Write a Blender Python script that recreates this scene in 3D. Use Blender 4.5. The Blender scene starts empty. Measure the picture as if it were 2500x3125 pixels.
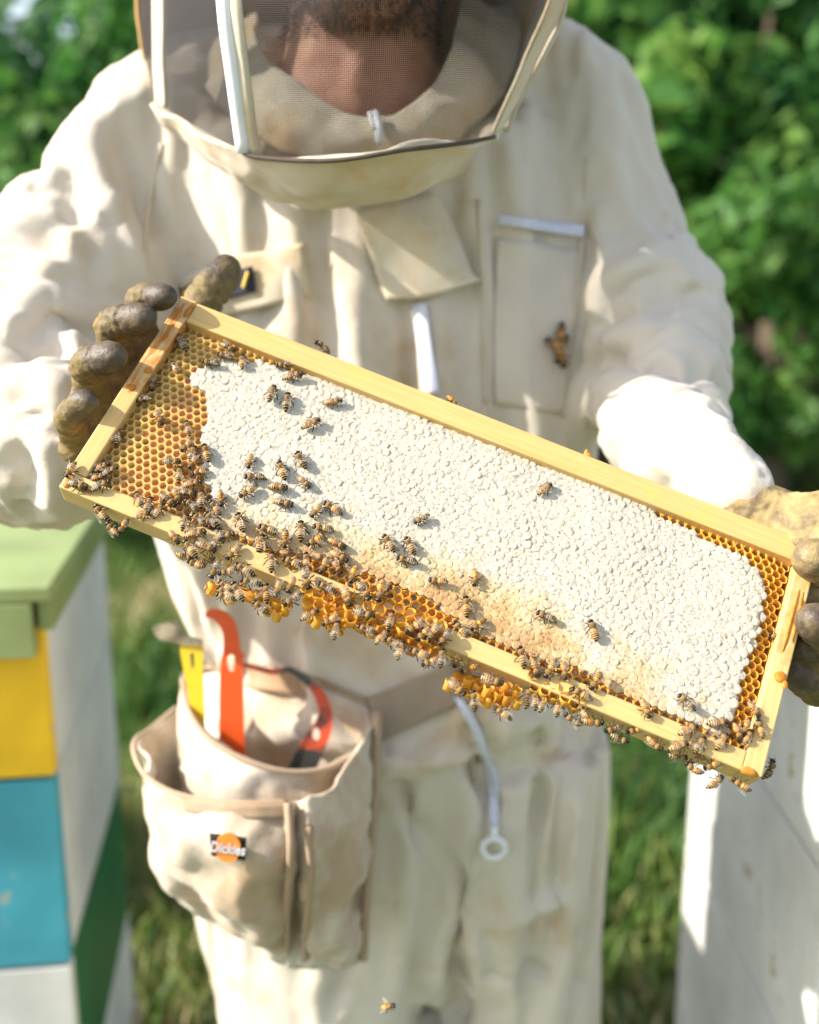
import bpy, bmesh, math, random
import numpy as np
from mathutils import Vector, Matrix
from mathutils.bvhtree import BVHTree
rng = np.random.default_rng(7); random.seed(7)
SC = bpy.context.scene
COL = SC.collection
# ------------------------------------------------------------------ camera, sky, sun, exposure
CZ = 1.36
PITCH = math.radians(13.4)
FPX = 3334.0                       # focal length in pixels of the 2500 x 3125 photograph
cd = bpy.data.cameras.new('camera'); cam = bpy.data.objects.new('camera', cd); COL.objects.link(cam)
cam.location = (0, 0, CZ); cam.rotation_euler = (math.pi/2 - PITCH, 0, 0)
cd.sensor_fit = 'HORIZONTAL'; cd.sensor_width = 24.0; cd.lens = 24.0*FPX/2500
cd.clip_start = .05; cd.clip_end = 400
cd.dof.use_dof = True; cd.dof.focus_distance = .672; cd.dof.aperture_fstop = 2.8; cd.dof.aperture_blades = 0
SC.camera = cam
SUN = Vector((-.79, -.17, .585)).normalized()          # towards the sun
wd = bpy.data.worlds.new('World'); SC.world = wd; wd.use_nodes = True
wn = wd.node_tree.nodes; sky = wn.new('ShaderNodeTexSky'); sky.sky_type = 'NISHITA'; sky.sun_disc = False
sky.sun_elevation = math.asin(SUN.z); sky.sun_rotation = math.atan2(SUN.x, SUN.y)
sky.air_density = 1.0; sky.dust_density = 1.6; sky.ozone_density = .6
bg = wn['Background']; bg.inputs['Strength'].default_value = .15
hsv = wn.new('ShaderNodeHueSaturation'); hsv.inputs['Saturation'].default_value = .62; wd.node_tree.links.new(sky.outputs['Color'], hsv.inputs['Color']); wd.node_tree.links.new(hsv.outputs['Color'], bg.inputs['Color'])
sl = bpy.data.lights.new('sun', 'SUN'); sun = bpy.data.objects.new('sun', sl); COL.objects.link(sun)
sl.energy = 4.6; sl.angle = math.radians(.55); sl.color = (1, .92, .80)
sun.rotation_euler = SUN.to_track_quat('Z', 'Y').to_euler(); sun.location = (-3, -1, 4)
SC.view_settings.view_transform = 'Standard'; SC.view_settings.look = 'None'
SC.view_settings.gamma = 1; SC.view_settings.use_curve_mapping = False
SC.view_settings.exposure = 1.08
SC.render.engine = 'CYCLES'
SC.cycles.max_bounces = 8; SC.cycles.transparent_max_bounces = 24; SC.cycles.use_denoising = True

# ------------------------------------------------------------------ numbers
cR = np.array([1., 0, 0]); cF = np.array([0, math.cos(PITCH), -math.sin(PITCH)]); cU = np.array([0, math.sin(PITCH), math.cos(PITCH)])
C0 = np.array([0, 0, CZ])
K = 2500/1725.0
def ray(px, py):                  # px, py in a 1725 x 2156 view of the photograph
    return cR*(px*K-1250)/FPX + cU*(1562.5-py*K)/FPX + cF
def at(px, py, y):                # the point of the scene seen there, y metres in front of the camera
    r = ray(px, py); return C0 + r*(y/r[1])

# the frame the beekeeper holds: its own axes (u along, v up, h out of the comb)
FO = np.array([-.2132, .65, -.138+CZ])
EX = np.array([.9229, -.1831, -.3388]); EX /= np.linalg.norm(EX)
EY = np.array([.3755, .6233, .6859]); EY -= EX*(EX@EY); EY /= np.linalg.norm(EY)
EN = np.cross(EX, EY)
def fl(u, v, h=0): return FO + (EX*u + EY*v + EN*h)/1000      # millimetres -> world
def loc(X, Y, h=0):               # photograph pixel (2500 wide) on the plane h mm in front of the frame -> u, v
    r = cR*(X-1250)/FPX + cU*(1562.5-Y)/FPX + cF
    t = ((FO + EN*h/1000 - C0)@EN)/(r@EN); P = C0 + r*t - FO
    return P@EX*1000, P@EY*1000

_perm = np.random.default_rng(3).permutation(256); _perm = np.concatenate([_perm, _perm, _perm])
_g = np.random.default_rng(4).normal(size=(256, 3)); _g /= np.linalg.norm(_g, axis=1)[:, None]
def noise(P):
    P = np.asarray(P, float); i = np.floor(P).astype(int); f = P-i; w = f*f*f*(f*(f*6-15)+10); out = 0
    for dx in (0, 1):
        for dy in (0, 1):
            for dz in (0, 1):
                h = _perm[(_perm[(_perm[(i[:, 0]+dx) & 255]+i[:, 1]+dy) & 255]+i[:, 2]+dz) & 255]
                g = _g[h & 255]; d = f-np.array([dx, dy, dz])
                ww = (w[:, 0] if dx else 1-w[:, 0])*(w[:, 1] if dy else 1-w[:, 1])*(w[:, 2] if dz else 1-w[:, 2])
                out = out + ww*(g*d).sum(1)
    return out*1.5
def ridge(P): return 1-2*np.abs(noise(P))
def sstep(a, b, x): t = np.clip((x-a)/(b-a), 0, 1); return t*t*(3-2*t)

# ------------------------------------------------------------------ objects
def tag(o, label=None, cat=None, group=None, kind=None):
    for k, v in (('label', label), ('category', cat), ('group', group), ('kind', kind)):
        if v: o[k] = v
    return o
def root_empty(name, loc_, label, cat, group=None, M=None):
    o = bpy.data.objects.new(name, None); COL.objects.link(o); o.empty_display_size = .02
    if M is not None: o.matrix_world = M
    else: o.location = loc_
    return tag(o, label, cat, group)
def mesh_data(name, V, F, mats=(), smooth=True, mi=None, uv=None):
    me = bpy.data.meshes.new(name); me.from_pydata([tuple(map(float, v)) for v in V], [], [tuple(f) for f in F])
    for m in (mats if isinstance(mats, (list, tuple)) else [mats]): me.materials.append(m)
    if smooth: me.polygons.foreach_set('use_smooth', [True]*len(me.polygons))
    if mi is not None: me.polygons.foreach_set('material_index', np.asarray(mi, np.int32))
    if uv is not None:
        l = me.uv_layers.new(name='UVMap'); idx = np.zeros(len(me.loops), np.int32); me.loops.foreach_get('vertex_index', idx)
        l.data.foreach_set('uv', np.asarray(uv, np.float32)[idx].ravel())
    me.update(); return me
def link(name, me, parent=None, loc_=None, label=None, kind=None):
    o = bpy.data.objects.new(name, me); COL.objects.link(o)
    if parent is not None: o.parent = parent
    if loc_ is not None: o.location = loc_
    if label: o['label'] = label
    if kind: o['kind'] = kind
    return o
def origin(parent):
    p = np.zeros(3)
    while parent is not None: p = p + np.array(parent.location); parent = parent.parent
    return p
def obj(name, V, F, mats, parent=None, smooth=True, mi=None, uv=None, label=None, kind=None):
    """verts in world coordinates; parents here only carry a translation"""
    V = np.asarray(V, float) - origin(parent)
    return link(name, mesh_data(name, V, F, mats, smooth, mi, uv), parent, None, label, kind)
def attr(me, name, val):
    a = me.attributes.new(name, 'FLOAT', 'POINT'); a.data.foreach_set('value', np.asarray(val, np.float32))
class MB:
    def __init__(s): s.V = []; s.F = []; s.M = []
    def add(s, V, F, m=0):
        b = len(s.V); s.V += [np.asarray(v, float) for v in V]; s.F += [tuple(i+b for i in f) for f in F]; s.M += [m]*len(F)
    def box(s, lo, hi, A=None, bev=0, m=0):
        """bevelled box; A = 4x4 or (origin, ax, ay, az)"""
        bm = bmesh.new(); bmesh.ops.create_cube(bm, size=1)
        lo = np.array(lo, float); hi = np.array(hi, float)
        for v in bm.verts: v.co = Vector((np.array(v.co)+.5)*(hi-lo)+lo)
        if bev: bmesh.ops.bevel(bm, geom=bm.edges[:], offset=bev, segments=2, profile=.5, affect='EDGES')
        V = [np.array(v.co) for v in bm.verts]; bm.verts.index_update(); F = [[v.index for v in f.verts] for f in bm.faces]; bm.free()
        if A is not None: V = [A[0]+A[1]*v[0]+A[2]*v[1]+A[3]*v[2] for v in V]
        s.add(V, F, m)
    def tube(s, pts, rad, n=8, cap=True, m=0):
        pts = [np.asarray(p, float) for p in pts]
        if not hasattr(rad, '__len__'): rad = [rad]*len(pts)
        V = []; up = None
        for i, p in enumerate(pts):
            t = pts[min(i+1, len(pts)-1)]-pts[max(i-1, 0)]; t = t/(np.linalg.norm(t)+1e-12)
            if up is None: up = np.array([0, 0, 1.]) if abs(t[2]) < .9 else np.array([1., 0, 0])
            a = np.cross(t, up); a /= np.linalg.norm(a)+1e-12; b = np.cross(a, t); up = b
            for k in range(n):
                q = 2*math.pi*k/n; V.append(p+(a*math.cos(q)+b*math.sin(q))*rad[i])
        F = [(i*n+k, i*n+(k+1) % n, (i+1)*n+(k+1) % n, (i+1)*n+k) for i in range(len(pts)-1) for k in range(n)]
        if cap: F += [tuple(range(n))[::-1], tuple((len(pts)-1)*n+k for k in range(n))]
        s.add(V, F, m)
    def obj(s, name, mats, parent=None, smooth=False, label=None, kind=None):
        return obj(name, s.V, s.F, mats, parent, smooth, s.M if isinstance(mats, (list, tuple)) else None, None, label, kind)
def crom(P, n):
    """Catmull-Rom through the rows of P, n steps per span"""
    P = np.asarray(P, float); Q = np.vstack([2*P[0:1]-P[1:2], P, 2*P[-1:]-P[-2:-1]]); out = []
    for i in range(len(P)-1):
        a, b, c, d = Q[i:i+4]
        for k in range(n):
            t = k/n; out.append(.5*((2*b)+(c-a)*t+(2*a-5*b+4*c-d)*t*t+(3*b-a-3*c+d)*t**3))
    out.append(P[-1]); return np.array(out)
def grid_spline(G, nu, nv):
    """G rows x cols x 3 control points -> smooth dense grid"""
    G = np.asarray(G, float); A = np.array([crom(r, nu) for r in G])
    return np.array([crom(A[:, j], nv) for j in range(A.shape[1])]).transpose(1, 0, 2)
def grid_faces(r, c): return [(i*c+j, i*c+j+1, (i+1)*c+j+1, (i+1)*c+j) for i in range(r-1) for j in range(c-1)]
def px_grid(rows): return [[at(*p) for p in r] for r in rows]
def sheet(name, D, mats, parent, thick=.0015, wob=0, freq=30, label=None, seed=0, kind=None):
    """dense grid of world points -> cloth with thickness and small creases"""
    r, c = D.shape[:2]; V = D.reshape(-1, 3).copy()
    du = np.gradient(D, axis=1).reshape(-1, 3); dv = np.gradient(D, axis=0).reshape(-1, 3)
    n = np.cross(du, dv); n /= np.linalg.norm(n, axis=1)[:, None]+1e-12
    if np.mean((n*(C0-V)).sum(1)) < 0: n = -n; flip = True
    else: flip = False
    if wob: V += n*(wob*noise(V*freq+seed))[:, None]+n*(.4*wob*noise(V*freq*2.7+seed+9))[:, None]
    F = grid_faces(r, c)
    uu = np.concatenate([np.zeros((r, 1)), np.cumsum(np.linalg.norm(np.diff(D, axis=1), axis=2), axis=1)], 1).mean(0)
    vv = np.concatenate([np.zeros((1, c)), np.cumsum(np.linalg.norm(np.diff(D, axis=0), axis=2), axis=0)], 0).mean(1)
    uv = np.stack(np.meshgrid(uu, vv), -1).reshape(-1, 2)
    if thick:
        N = len(V); V = np.vstack([V, V-n*thick]); F = F+[tuple(i+N for i in f[::-1]) for f in F]
        rim = list(range(c))+[i*c+c-1 for i in range(1, r)]+[(r-1)*c+j for j in range(c-2, -1, -1)]+[i*c for i in range(r-2, 0, -1)]
        F += [(rim[(k+1) % len(rim)], rim[k], rim[k]+N, rim[(k+1) % len(rim)]+N) for k in range(len(rim))]
        uv = np.vstack([uv, uv])
    if flip: F = [f[::-1] for f in F]
    return obj(name, V, F, mats, parent, True, None, uv, label, kind)
_ico = bmesh.new(); bmesh.ops.create_icosphere(_ico, subdivisions=2, radius=1); _ico.verts.index_update()
ICOV = np.array([v.co for v in _ico.verts]); ICOF = [tuple(v.index for v in f.verts) for f in _ico.faces]; _ico.free()
class Blob:
    """overlapping balls and tubes fused into one continuous skin"""
    def __init__(s): s.V = []; s.F = []
    def add(s, V, F):
        b = len(s.V); s.V += list(V); s.F += [tuple(i+b for i in f) for f in F]
    def ball(s, p, r, axes=None):
        r = np.array([r]*3 if not hasattr(r, '__len__') else r, float); v = ICOV*r
        if axes is not None: v = v@np.asarray(axes)
        s.add(v+np.asarray(p), ICOF)
    def chain(s, pts, rad, k=.35):
        for a, b, ra, rb in zip(pts, pts[1:], rad, rad[1:]):
            a = np.asarray(a, float); b = np.asarray(b, float); L = np.linalg.norm(b-a); n = max(1, int(L/(k*min(ra, rb))))
            for i in range(n+1):
                t = i/n; s.ball(a+(b-a)*t, ra+(rb-ra)*t)
    def ring_loft(s, rings):
        """rings: closed loops of equal length, capped"""
        n = len(rings[0]); V = np.vstack(rings); F = [(i*n+k, i*n+(k+1) % n, (i+1)*n+(k+1) % n, (i+1)*n+k) for i in range(len(rings)-1) for k in range(n)]
        F += [tuple(range(n))[::-1], tuple((len(rings)-1)*n+k for k in range(n))]; s.add(V, F)
    def skin(s, voxel, smooth=6):
        me = bpy.data.meshes.new('skin'); me.from_pydata([tuple(v) for v in s.V], [], s.F)
        o = bpy.data.objects.new('skin', me); COL.objects.link(o)
        m = o.modifiers.new('r', 'REMESH'); m.mode = 'VOXEL'; m.voxel_size = voxel; m.adaptivity = 0
        if smooth: m2 = o.modifiers.new('s', 'SMOOTH'); m2.factor = .5; m2.iterations = smooth
        dg = bpy.context.evaluated_depsgraph_get(); dg.update(); e = o.evaluated_get(dg); r = e.to_mesh()
        V = np.zeros(len(r.vertices)*3); r.vertices.foreach_get('co', V); V = V.reshape(-1, 3)
        F = [tuple(p.vertices) for p in r.polygons]; e.to_mesh_clear()
        bpy.data.objects.remove(o); bpy.data.meshes.remove(me); return V, F
def vnormals(V, F):
    Fa = np.array([f if len(f) == 4 else (*f, f[-1]) for f in F]); n = np.cross(V[Fa[:, 2]]-V[Fa[:, 0]], V[Fa[:, 3]]-V[Fa[:, 1]])
    tri = Fa[:, 2] == Fa[:, 3]
    if tri.any(): n[tri] = np.cross(V[Fa[tri, 1]]-V[Fa[tri, 0]], V[Fa[tri, 2]]-V[Fa[tri, 0]])
    out = np.zeros_like(V)
    for k in range(4): np.add.at(out, Fa[:, k], n)
    return out/(np.linalg.norm(out, axis=1)[:, None]+1e-12)
def seg_dist(P, pts):
    d = np.full(len(P), 1e9); tt = np.zeros(len(P)); acc = 0
    for a, b in zip(pts, pts[1:]):
        a = np.asarray(a); b = np.asarray(b); ab = b-a; L = np.linalg.norm(ab); t = np.clip(((P-a)@ab)/(L*L+1e-12), 0, 1)
        q = np.linalg.norm(P-(a+t[:, None]*ab), axis=1); m = q < d; d[m] = q[m]; tt[m] = acc+t[m]*L; acc += L
    return d, tt

# ------------------------------------------------------------------ materials
class NT:
    def __init__(s, name):
        s.m = bpy.data.materials.new(name); s.m.use_nodes = True; s.t = s.m.node_tree; s.n = s.t.nodes; s.b = s.n['Principled BSDF']; s.out = s.n['Material Output']
    def node(s, typ, **kw):
        n = s.n.new('ShaderNode'+typ)
        for k, v in kw.items(): setattr(n, k, v)
        return n
    def l(s, a, b): s.t.links.new(a, b)
    def coord(s, kind='Object', scale=(1, 1, 1)):
        c = s.node('TexCoord'); mp = s.node('Mapping'); mp.inputs['Scale'].default_value = scale; s.l(c.outputs[kind], mp.inputs['Vector']); return mp.outputs['Vector']
    def noise(s, vec, scale, detail=4, rough=.55, dist=0):
        n = s.node('TexNoise'); s.l(vec, n.inputs['Vector']); n.inputs['Scale'].default_value = scale; n.inputs['Detail'].default_value = detail
        n.inputs['Roughness'].default_value = rough; n.inputs['Distortion'].default_value = dist; return n.outputs['Fac']
    def ramp(s, fac, stops, interp='LINEAR'):
        r = s.node('ValToRGB'); s.l(fac, r.inputs['Fac']); e = r.color_ramp.elements; r.color_ramp.interpolation = interp
        while len(e) < len(stops): e.new(.5)
        for x, (p, c) in zip(e, stops): x.position = p; x.color = (*c, 1) if len(c) == 3 else c
        return r.outputs['Color']
    def mix(s, fac, a, b, mode='MIX'):
        m = s.node('MixRGB', blend_type=mode)
        for inp, v in zip(m.inputs, (fac, a, b)):
            if hasattr(v, 'is_linked'): s.l(v, inp)
            elif hasattr(v, '__len__'): inp.default_value = (*v[:3], 1)
            else: inp.default_value = v
        return m.outputs['Color']
    def math(s, op, a, b=0, c=None):
        m = s.node('Math', operation=op)
        for inp, v in zip(m.inputs, (a, b) if c is None else (a, b, c)):
            if hasattr(v, 'is_linked'): s.l(v, inp)
            else: inp.default_value = v
        return m.outputs[0]
    def attr(s, name): a = s.node('Attribute', attribute_name=name); return a
    def bump(s, h, strength=.3, dist=.001):
        b = s.node('Bump'); b.inputs['Strength'].default_value = strength; b.inputs['Distance'].default_value = dist; s.l(h, b.inputs['Height']); s.l(b.outputs[0], s.b.inputs['Normal'])
    def base(s, c):
        if hasattr(c, 'is_linked'): s.l(c, s.b.inputs['Base Color'])
        else: s.b.inputs['Base Color'].default_value = (*c, 1)
    def rough(s, r):
        if hasattr(r, 'is_linked'): s.l(r, s.b.inputs['Roughness'])
        else: s.b.inputs['Roughness'].default_value = r
    def translucent(s, col, fac):
        t = s.node('BsdfTranslucent'); mx = s.node('MixShader'); mx.inputs[0].default_value = fac
        if hasattr(col, 'is_linked'): s.l(col, t.inputs['Color'])
        else: t.inputs['Color'].default_value = (*col, 1)
        s.l(s.b.outputs[0], mx.inputs[1]); s.l(t.outputs[0], mx.inputs[2]); s.l(mx.outputs[0], s.out.inputs['Surface'])
def simple(name, c, rough=.6, var=.12, scale=20, bump=0, bscale=None, spec=.5, metal=0):
    t = NT(name); v = t.coord(); n = t.noise(v, scale)
    d = tuple(x*(1-var*1.6) for x in c); e = tuple(min(1, x*(1+var)) for x in c)
    t.base(t.ramp(n, [(.3, d), (.7, e)])); t.rough(rough); t.b.inputs['Specular IOR Level'].default_value = spec; t.b.inputs['Metallic'].default_value = metal
    if bump: t.bump(t.noise(v, bscale or scale*6, 3), bump)
    return t.m
# ================================================================== the setting
def leaf_mat(name, a, b, c):
    t = NT(name); oi = t.node('ObjectInfo'); g = t.node('NewGeometry'); v = t.coord('Object')
    n = t.noise(v, 2.3, 3); col = t.ramp(n, [(.3, a), (.52, b), (.75, c)])
    at_ = t.attr('tone'); col = t.mix(at_.outputs['Fac'], col, c); t.base(col); t.rough(.55); t.b.inputs['Specular IOR Level'].default_value = .35
    t.translucent(t.mix(.5, col, (.07, .25, .045)), .45); return t.m
M_LEAF = [leaf_mat('leaf_deep', (.009, .05, .018), (.020, .095, .03), (.06, .19, .045)),
          leaf_mat('leaf_mid', (.014, .07, .022), (.036, .14, .034), (.11, .26, .05)),
          leaf_mat('leaf_fresh', (.024, .10, .024), (.07, .20, .038), (.20, .33, .06))]
M_BARK = simple('bark', (.10, .075, .05), .9, .3, 30, .5)
t = NT('meadow_soil'); v = t.coord()
n1 = t.noise(v, 1.1, 5); n2 = t.noise(v, 9, 4)
t.base(t.mix(t.ramp(n2, [(.35, (0, 0, 0)), (.65, (1, 1, 1))]), t.ramp(n1, [(.35, (.035, .075, .015)), (.5, (.12, .14, .04)), (.65, (.34, .27, .17))]), (.06, .10, .02))); t.rough(.95); t.bump(n2, .6, .02)
M_SOIL = t.m
t = NT('grass_blade'); a_ = t.attr('tone')
gc = t.ramp(a_.outputs['Fac'], [(0, (.03, .10, .02)), (.4, (.09, .19, .03)), (.65, (.20, .26, .06)), (1, (.42, .36, .19))]); t.base(gc); t.rough(.6); t.translucent(gc, .35); M_GRASS = t.m
# ground: one gently uneven sheet out to the horizon
xs = np.concatenate([-np.geomspace(150, 7, 12), np.linspace(-6, 6, 40), np.geomspace(7, 150, 12)]); ys = np.concatenate([[-40, -15, -5], np.linspace(-2, 12, 46), np.geomspace(13, 220, 14)])
gx, gy = np.meshgrid(xs, ys); GZ = lambda x, y: .035*noise(np.stack([x*.7, y*.7, x*0], -1).reshape(-1, 3)).reshape(np.shape(x))+np.maximum(0, y-9)*.02
D = np.stack([gx, gy, GZ(gx, gy)], -1); F = grid_faces(len(ys), len(xs))
g = obj('ground', D.reshape(-1, 3), F, M_SOIL); g['kind'] = 'structure'
# grass: blades, thickest near the hives
n = 52000
r_ = 1.3+9.5*rng.random(n)**1.25; a_ = (rng.random(n)-.5)*1.15; gx = r_*np.sin(a_); gy = r_*np.cos(a_); z0 = GZ(gx, gy)
h = (.05+.09*rng.random(n))*(1+.8*np.clip(noise(np.stack([gx*1.3, gy*1.3, gx*0+5], -1)), -.6, 1)); th = rng.random(n)*6.28; ln = h*(.2+.6*rng.random(n)); ld = rng.random(n)*6.28
w = .0035+.004*rng.random(n)+r_*.0006; dx, dy = np.cos(th)*w, np.sin(th)*w; lx, ly = np.cos(ld)*ln, np.sin(ld)*ln
V = np.stack([np.stack([gx-dx, gy-dy, z0-.01], -1), np.stack([gx+dx, gy+dy, z0-.01], -1), np.stack([gx+dx*.7+lx*.35, gy+dy*.7+ly*.35, z0+h*.6], -1), np.stack([gx-dx*.7+lx*.35, gy-dy*.7+ly*.35, z0+h*.6], -1), np.stack([gx+lx, gy+ly, z0+h], -1)], 1).reshape(-1, 3)
i = np.arange(n)*5; F = [f for k in i for f in ((k, k+1, k+2, k+3), (k+3, k+2, k+4))]
gr = obj('grass', V, F, M_GRASS, smooth=False); tone = np.clip(.52+.75*noise(np.stack([gx*.9, gy*.9, gx*0+2], -1))+.22*rng.normal(size=n), 0, 1)
attr(gr.data, 'tone', np.repeat(tone, 5)); tag(gr, 'sunlit meadow grass with dry straws behind the beekeeper', None, None, 'stuff')

# ---- trees and bushes of the wood edge: trunk, crown of leaf clumps
def crown_mesh(name, mat, nl, rx, rz, zc, leaf, seed):
    q = np.random.default_rng(seed); nb = 46; c = q.normal(size=(nb, 3)); c /= np.linalg.norm(c, axis=1)[:, None]; c *= (.35+.6*q.random(nb)**.6)[:, None]
    c = c*np.array([rx, rx, rz])+[0, 0, zc]; br = .16+.24*q.random(nb); bt = q.random(nb)
    k = q.integers(0, nb, nl); d = q.normal(size=(nl, 3)); d /= np.linalg.norm(d, axis=1)[:, None]; rad = br[k]*(.55+.6*q.random(nl)**.7)*rx
    P = c[k]+d*rad[:, None]*[1, 1, .85]; nrm = d+q.normal(size=(nl, 3))*.7+[0, 0, .5]; nrm /= np.linalg.norm(nrm, axis=1)[:, None]
    a = np.cross(nrm, q.normal(size=(nl, 3))); a /= np.linalg.norm(a, axis=1)[:, None]; b = np.cross(nrm, a); L = leaf*(.6+.8*q.random(nl))[:, None]
    V = np.stack([P-a*L, P-b*L*.45+nrm*L*.12, P+a*L, P+b*L*.45+nrm*L*.12], 1).reshape(-1, 3); i = np.arange(nl)*4
    me = mesh_data(name, V, np.stack([i, i+1, i+2, i+3], 1).tolist(), mat, False)
    attr(me, 'tone', np.repeat(np.clip((bt[k]-.45)*.9+.18*q.normal(size=nl), 0, 1), 4)); return me, c
def trunk_mesh(name, h, r, c, seed):
    q = np.random.default_rng(seed); b = MB(); p = [np.array([.04*math.sin(3*s), .04*math.cos(2*s+1)-.04, s*h-.1]) for s in np.linspace(0, 1, 7)]
    b.tube(p, [r*(1.25-.8*s) for s in np.linspace(0, 1, 7)], 8)
    for j in range(7):
        s = p[2+j % 4]; e = c[int(q.integers(0, len(c)))]; b.tube([s, (s+e)/2+[0, 0, .08], e], [r*.45, r*.3, r*.1], 6)
    return mesh_data(name, b.V, b.F, M_BARK, True)
TREES = []
for k, (mi, rx, rz, zc, leaf) in enumerate([(0, 1.05, 1.5, 1.9, .10), (1, 1.0, 1.35, 1.7, .095), (2, .8, 1.0, 1.15, .08), (0, 1.5, 2.2, 3.0, .12)]):
    cm, c = crown_mesh('crown', M_LEAF[mi], [6000, 6000, 5000, 8000][k], rx, rz, zc, leaf, 20+k); TREES.append((cm, trunk_mesh('trunk', zc*1.1, .07+.02*k, c, 40+k)))
TREE_SPOTS = [  # x, y, kind, scale, turn, label
 (-2.45, 6.3, 0, .80, .3, 'dark green bushy tree behind the beekeeper at the far left'),
 (-1.05, 7.0, 1, 1.2, 1.9, 'mid green tree just left of the veiled hood'),
 (-1.55, 5.2, 2, .95, .7, 'low fresh green bush beside the left shoulder in the photo'),
 (.25, 7.6, 0, 1.2, 2.4, 'dark tree standing right behind the hood'),
 (1.25, 6.4, 2, 1.35, 1.1, 'sunny fresh green tree above the right shoulder in the photo'),
 (2.15, 7.0, 1, 1.25, 4.0, 'mid green tree nearest the upper right corner of the photo'),
 (1.75, 5.2, 2, .9, 5.0, 'bright low bush beside the elbow at the right'),
 (2.75, 5.7, 1, 1.0, 3.0, 'leafy bush at the right edge above the gloved hand'),
 (1.05, 8.6, 3, 1.0, .9, 'tall dark tree behind the sunny bush'),
 (-.5, 9.2, 3, 1.05, 2.0, 'tall dark tree at the back left of the hood'),
 (-4.6, 8.6, 3, 1.1, 4.2, 'tall dark tree beyond the left edge of the hives'),
 (3.6, 8.9, 3, 1.1, 5.3, 'tall dark tree farthest to the right'),
 (-.15, 5.9, 1, .8, 3.6, 'small bush low behind the beekeeper')]
for x, y, k, s, rz, lab in TREE_SPOTS:
    r = root_empty('tree' if k in (0, 1, 3) else 'bush', (x, y, float(GZ(np.array([x]), np.array([y]))[0])), lab, 'tree' if k != 2 else 'bush', 'trees and bushes at the edge of the wood')
    r.rotation_euler.z = rz; r.scale = (s, s, s); link('crown', TREES[k][0], r); link('trunk', TREES[k][1], r)

# ---- hives
def paint(name, c, worn=(.45, .38, .28), amount=.612, rough=.5):
    t = NT(name); v = t.coord('Object', (1, 1, 1)); n = t.noise(v, 7, 6, .6); w = t.noise(v, 38, 5, .7); g = t.coord('Object', (6, 6, 70))
    base = t.ramp(n, [(.3, tuple(x*.76 for x in c)), (.7, tuple(min(1, x*1.08) for x in c))])
    m = t.ramp(t.mix(.5, n, w), [(amount-.03, (0, 0, 0)), (amount+.03, (1, 1, 1))]); t.base(t.mix(m, base, worn)); t.rough(rough); t.bump(t.noise(g, 3, 4), .12, .002); return t.m
P_GREEN = paint('pale_green_paint', (.27, .34, .14)); P_YEL = paint('yellow_paint', (.80, .50, .015)); P_BLUE = paint('turquoise_paint', (.055, .33, .44)); P_WHITE = paint('white_paint', (.68, .68, .66))
P_DGREEN = paint('dark_green_paint', (.008, .13, .045)); P_OLIVE = paint('olive_rim_paint', (.22, .28, .10)); P_DBLUE = paint('blue_paint', (.02, .17, .30)); P_RAW = simple('raw_plywood', (.42, .33, .2), .8, .2, 25, .3)
def hive_box(parent, A, wdt, dep, z0, z1, fm, sm, handle=True, name='box_section'):
    """front panel, back panel and two side panels of one storey, finger joints, a cut handhold in front"""
    P = lambda u, d, z: A[0]+A[1]*u+A[2]*d+np.array([0, 0, z]); th = .024
    r = bpy.data.objects.new(name, None); COL.objects.link(r); r.parent = parent; r.location = tuple(A[0]-origin(parent)+[0, 0, z0]); r.empty_display_size = .05
    def panel(nm, lo, hi, mat):
        b = MB(); b.box(lo, hi, (A[0], A[1], A[2], np.array([0, 0, 1.])), .002); b.obj(nm, mat, r)
    g = .0022
    panel('front_panel', (0, 0, z0+g), (wdt, th, z1-g), fm); panel('back_panel', (0, dep-th, z0+g), (wdt, dep, z1-g), sm)
    panel('side_panel', (0.0006, th+.0004, z0+g), (th, dep-th-.0004, z1-g), sm); panel('side_panel', (wdt-th, th+.0004, z0+g), (wdt-.0006, dep-th-.0004, z1-g), sm)
    if handle:
        for (u0, d0, au, ad) in ((wdt/2, -.004, .055, .008), (wdt-.004, dep/2, .008, .055), (-.004, dep/2, .008, .055)):
            b = MB(); b.box((u0-(au if au > .02 else 0), d0-(ad if ad > .02 else 0), (z0+z1)/2+.02), (u0+au, d0+ad, (z0+z1)/2+.045), (A[0], A[1], A[2], np.array([0, 0, 1.])), .003); b.obj('handle_cleat', sm, r)
    return r
def hive(A, wdt, dep, storeys, lidz, label, lid_mats):
    root = root_empty('bee_hive', tuple(A[0]+A[1]*wdt/2+A[2]*dep/2)[:2]+(0,), label, 'hive')
    for z0, z1, fm, sm in storeys: hive_box(root, A, wdt, dep, z0, z1, fm, sm, False)
    X = (A[0], A[1], A[2], np.array([0, 0, 1.])); z = lidz
    b = MB(); b.box((-.02, -.03, z+.034), (wdt+.018, dep+.025, z+.052), X, .003); b.obj('lid_top', lid_mats[0], root)
    b = MB(); b.box((-.02, -.03, z-.028), (wdt-.004, -.010, z+.0335), X, .002); b.obj('lid_rim', lid_mats[1], root)
    b = MB(); b.box((wdt+.0008, -.022, z+.0), (wdt+.016, dep+.02, z+.0335), X, .002); b.obj('lid_rim', lid_mats[2], root)
    b = MB(); b.box((-.018, -.0095, z+.0005), (-.0008, dep+.02, z+.0335), X, .002); b.obj('lid_rim', lid_mats[2], root)
    b = MB(); zb = storeys[-1][0]; b.box((-.01, -.05, zb-.03), (wdt+.01, dep+.01, zb-.001), X, .003); b.obj('floor_board', P_RAW, root)
    for u in (.04, wdt-.09):
        for d in (.03, dep-.09):
            b = MB(); b.box((u, d, -.03), (u+.05, d+.05, zb-.031), X, .003); b.obj('leg', P_RAW, root)
    return root
A3 = (np.array([-1.42, 1.78, 0]), np.array([.99, .14, 0]), np.array([-.14, .99, 0]))  # unseen hive, added out of view at the left to throw shade on the grass
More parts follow.
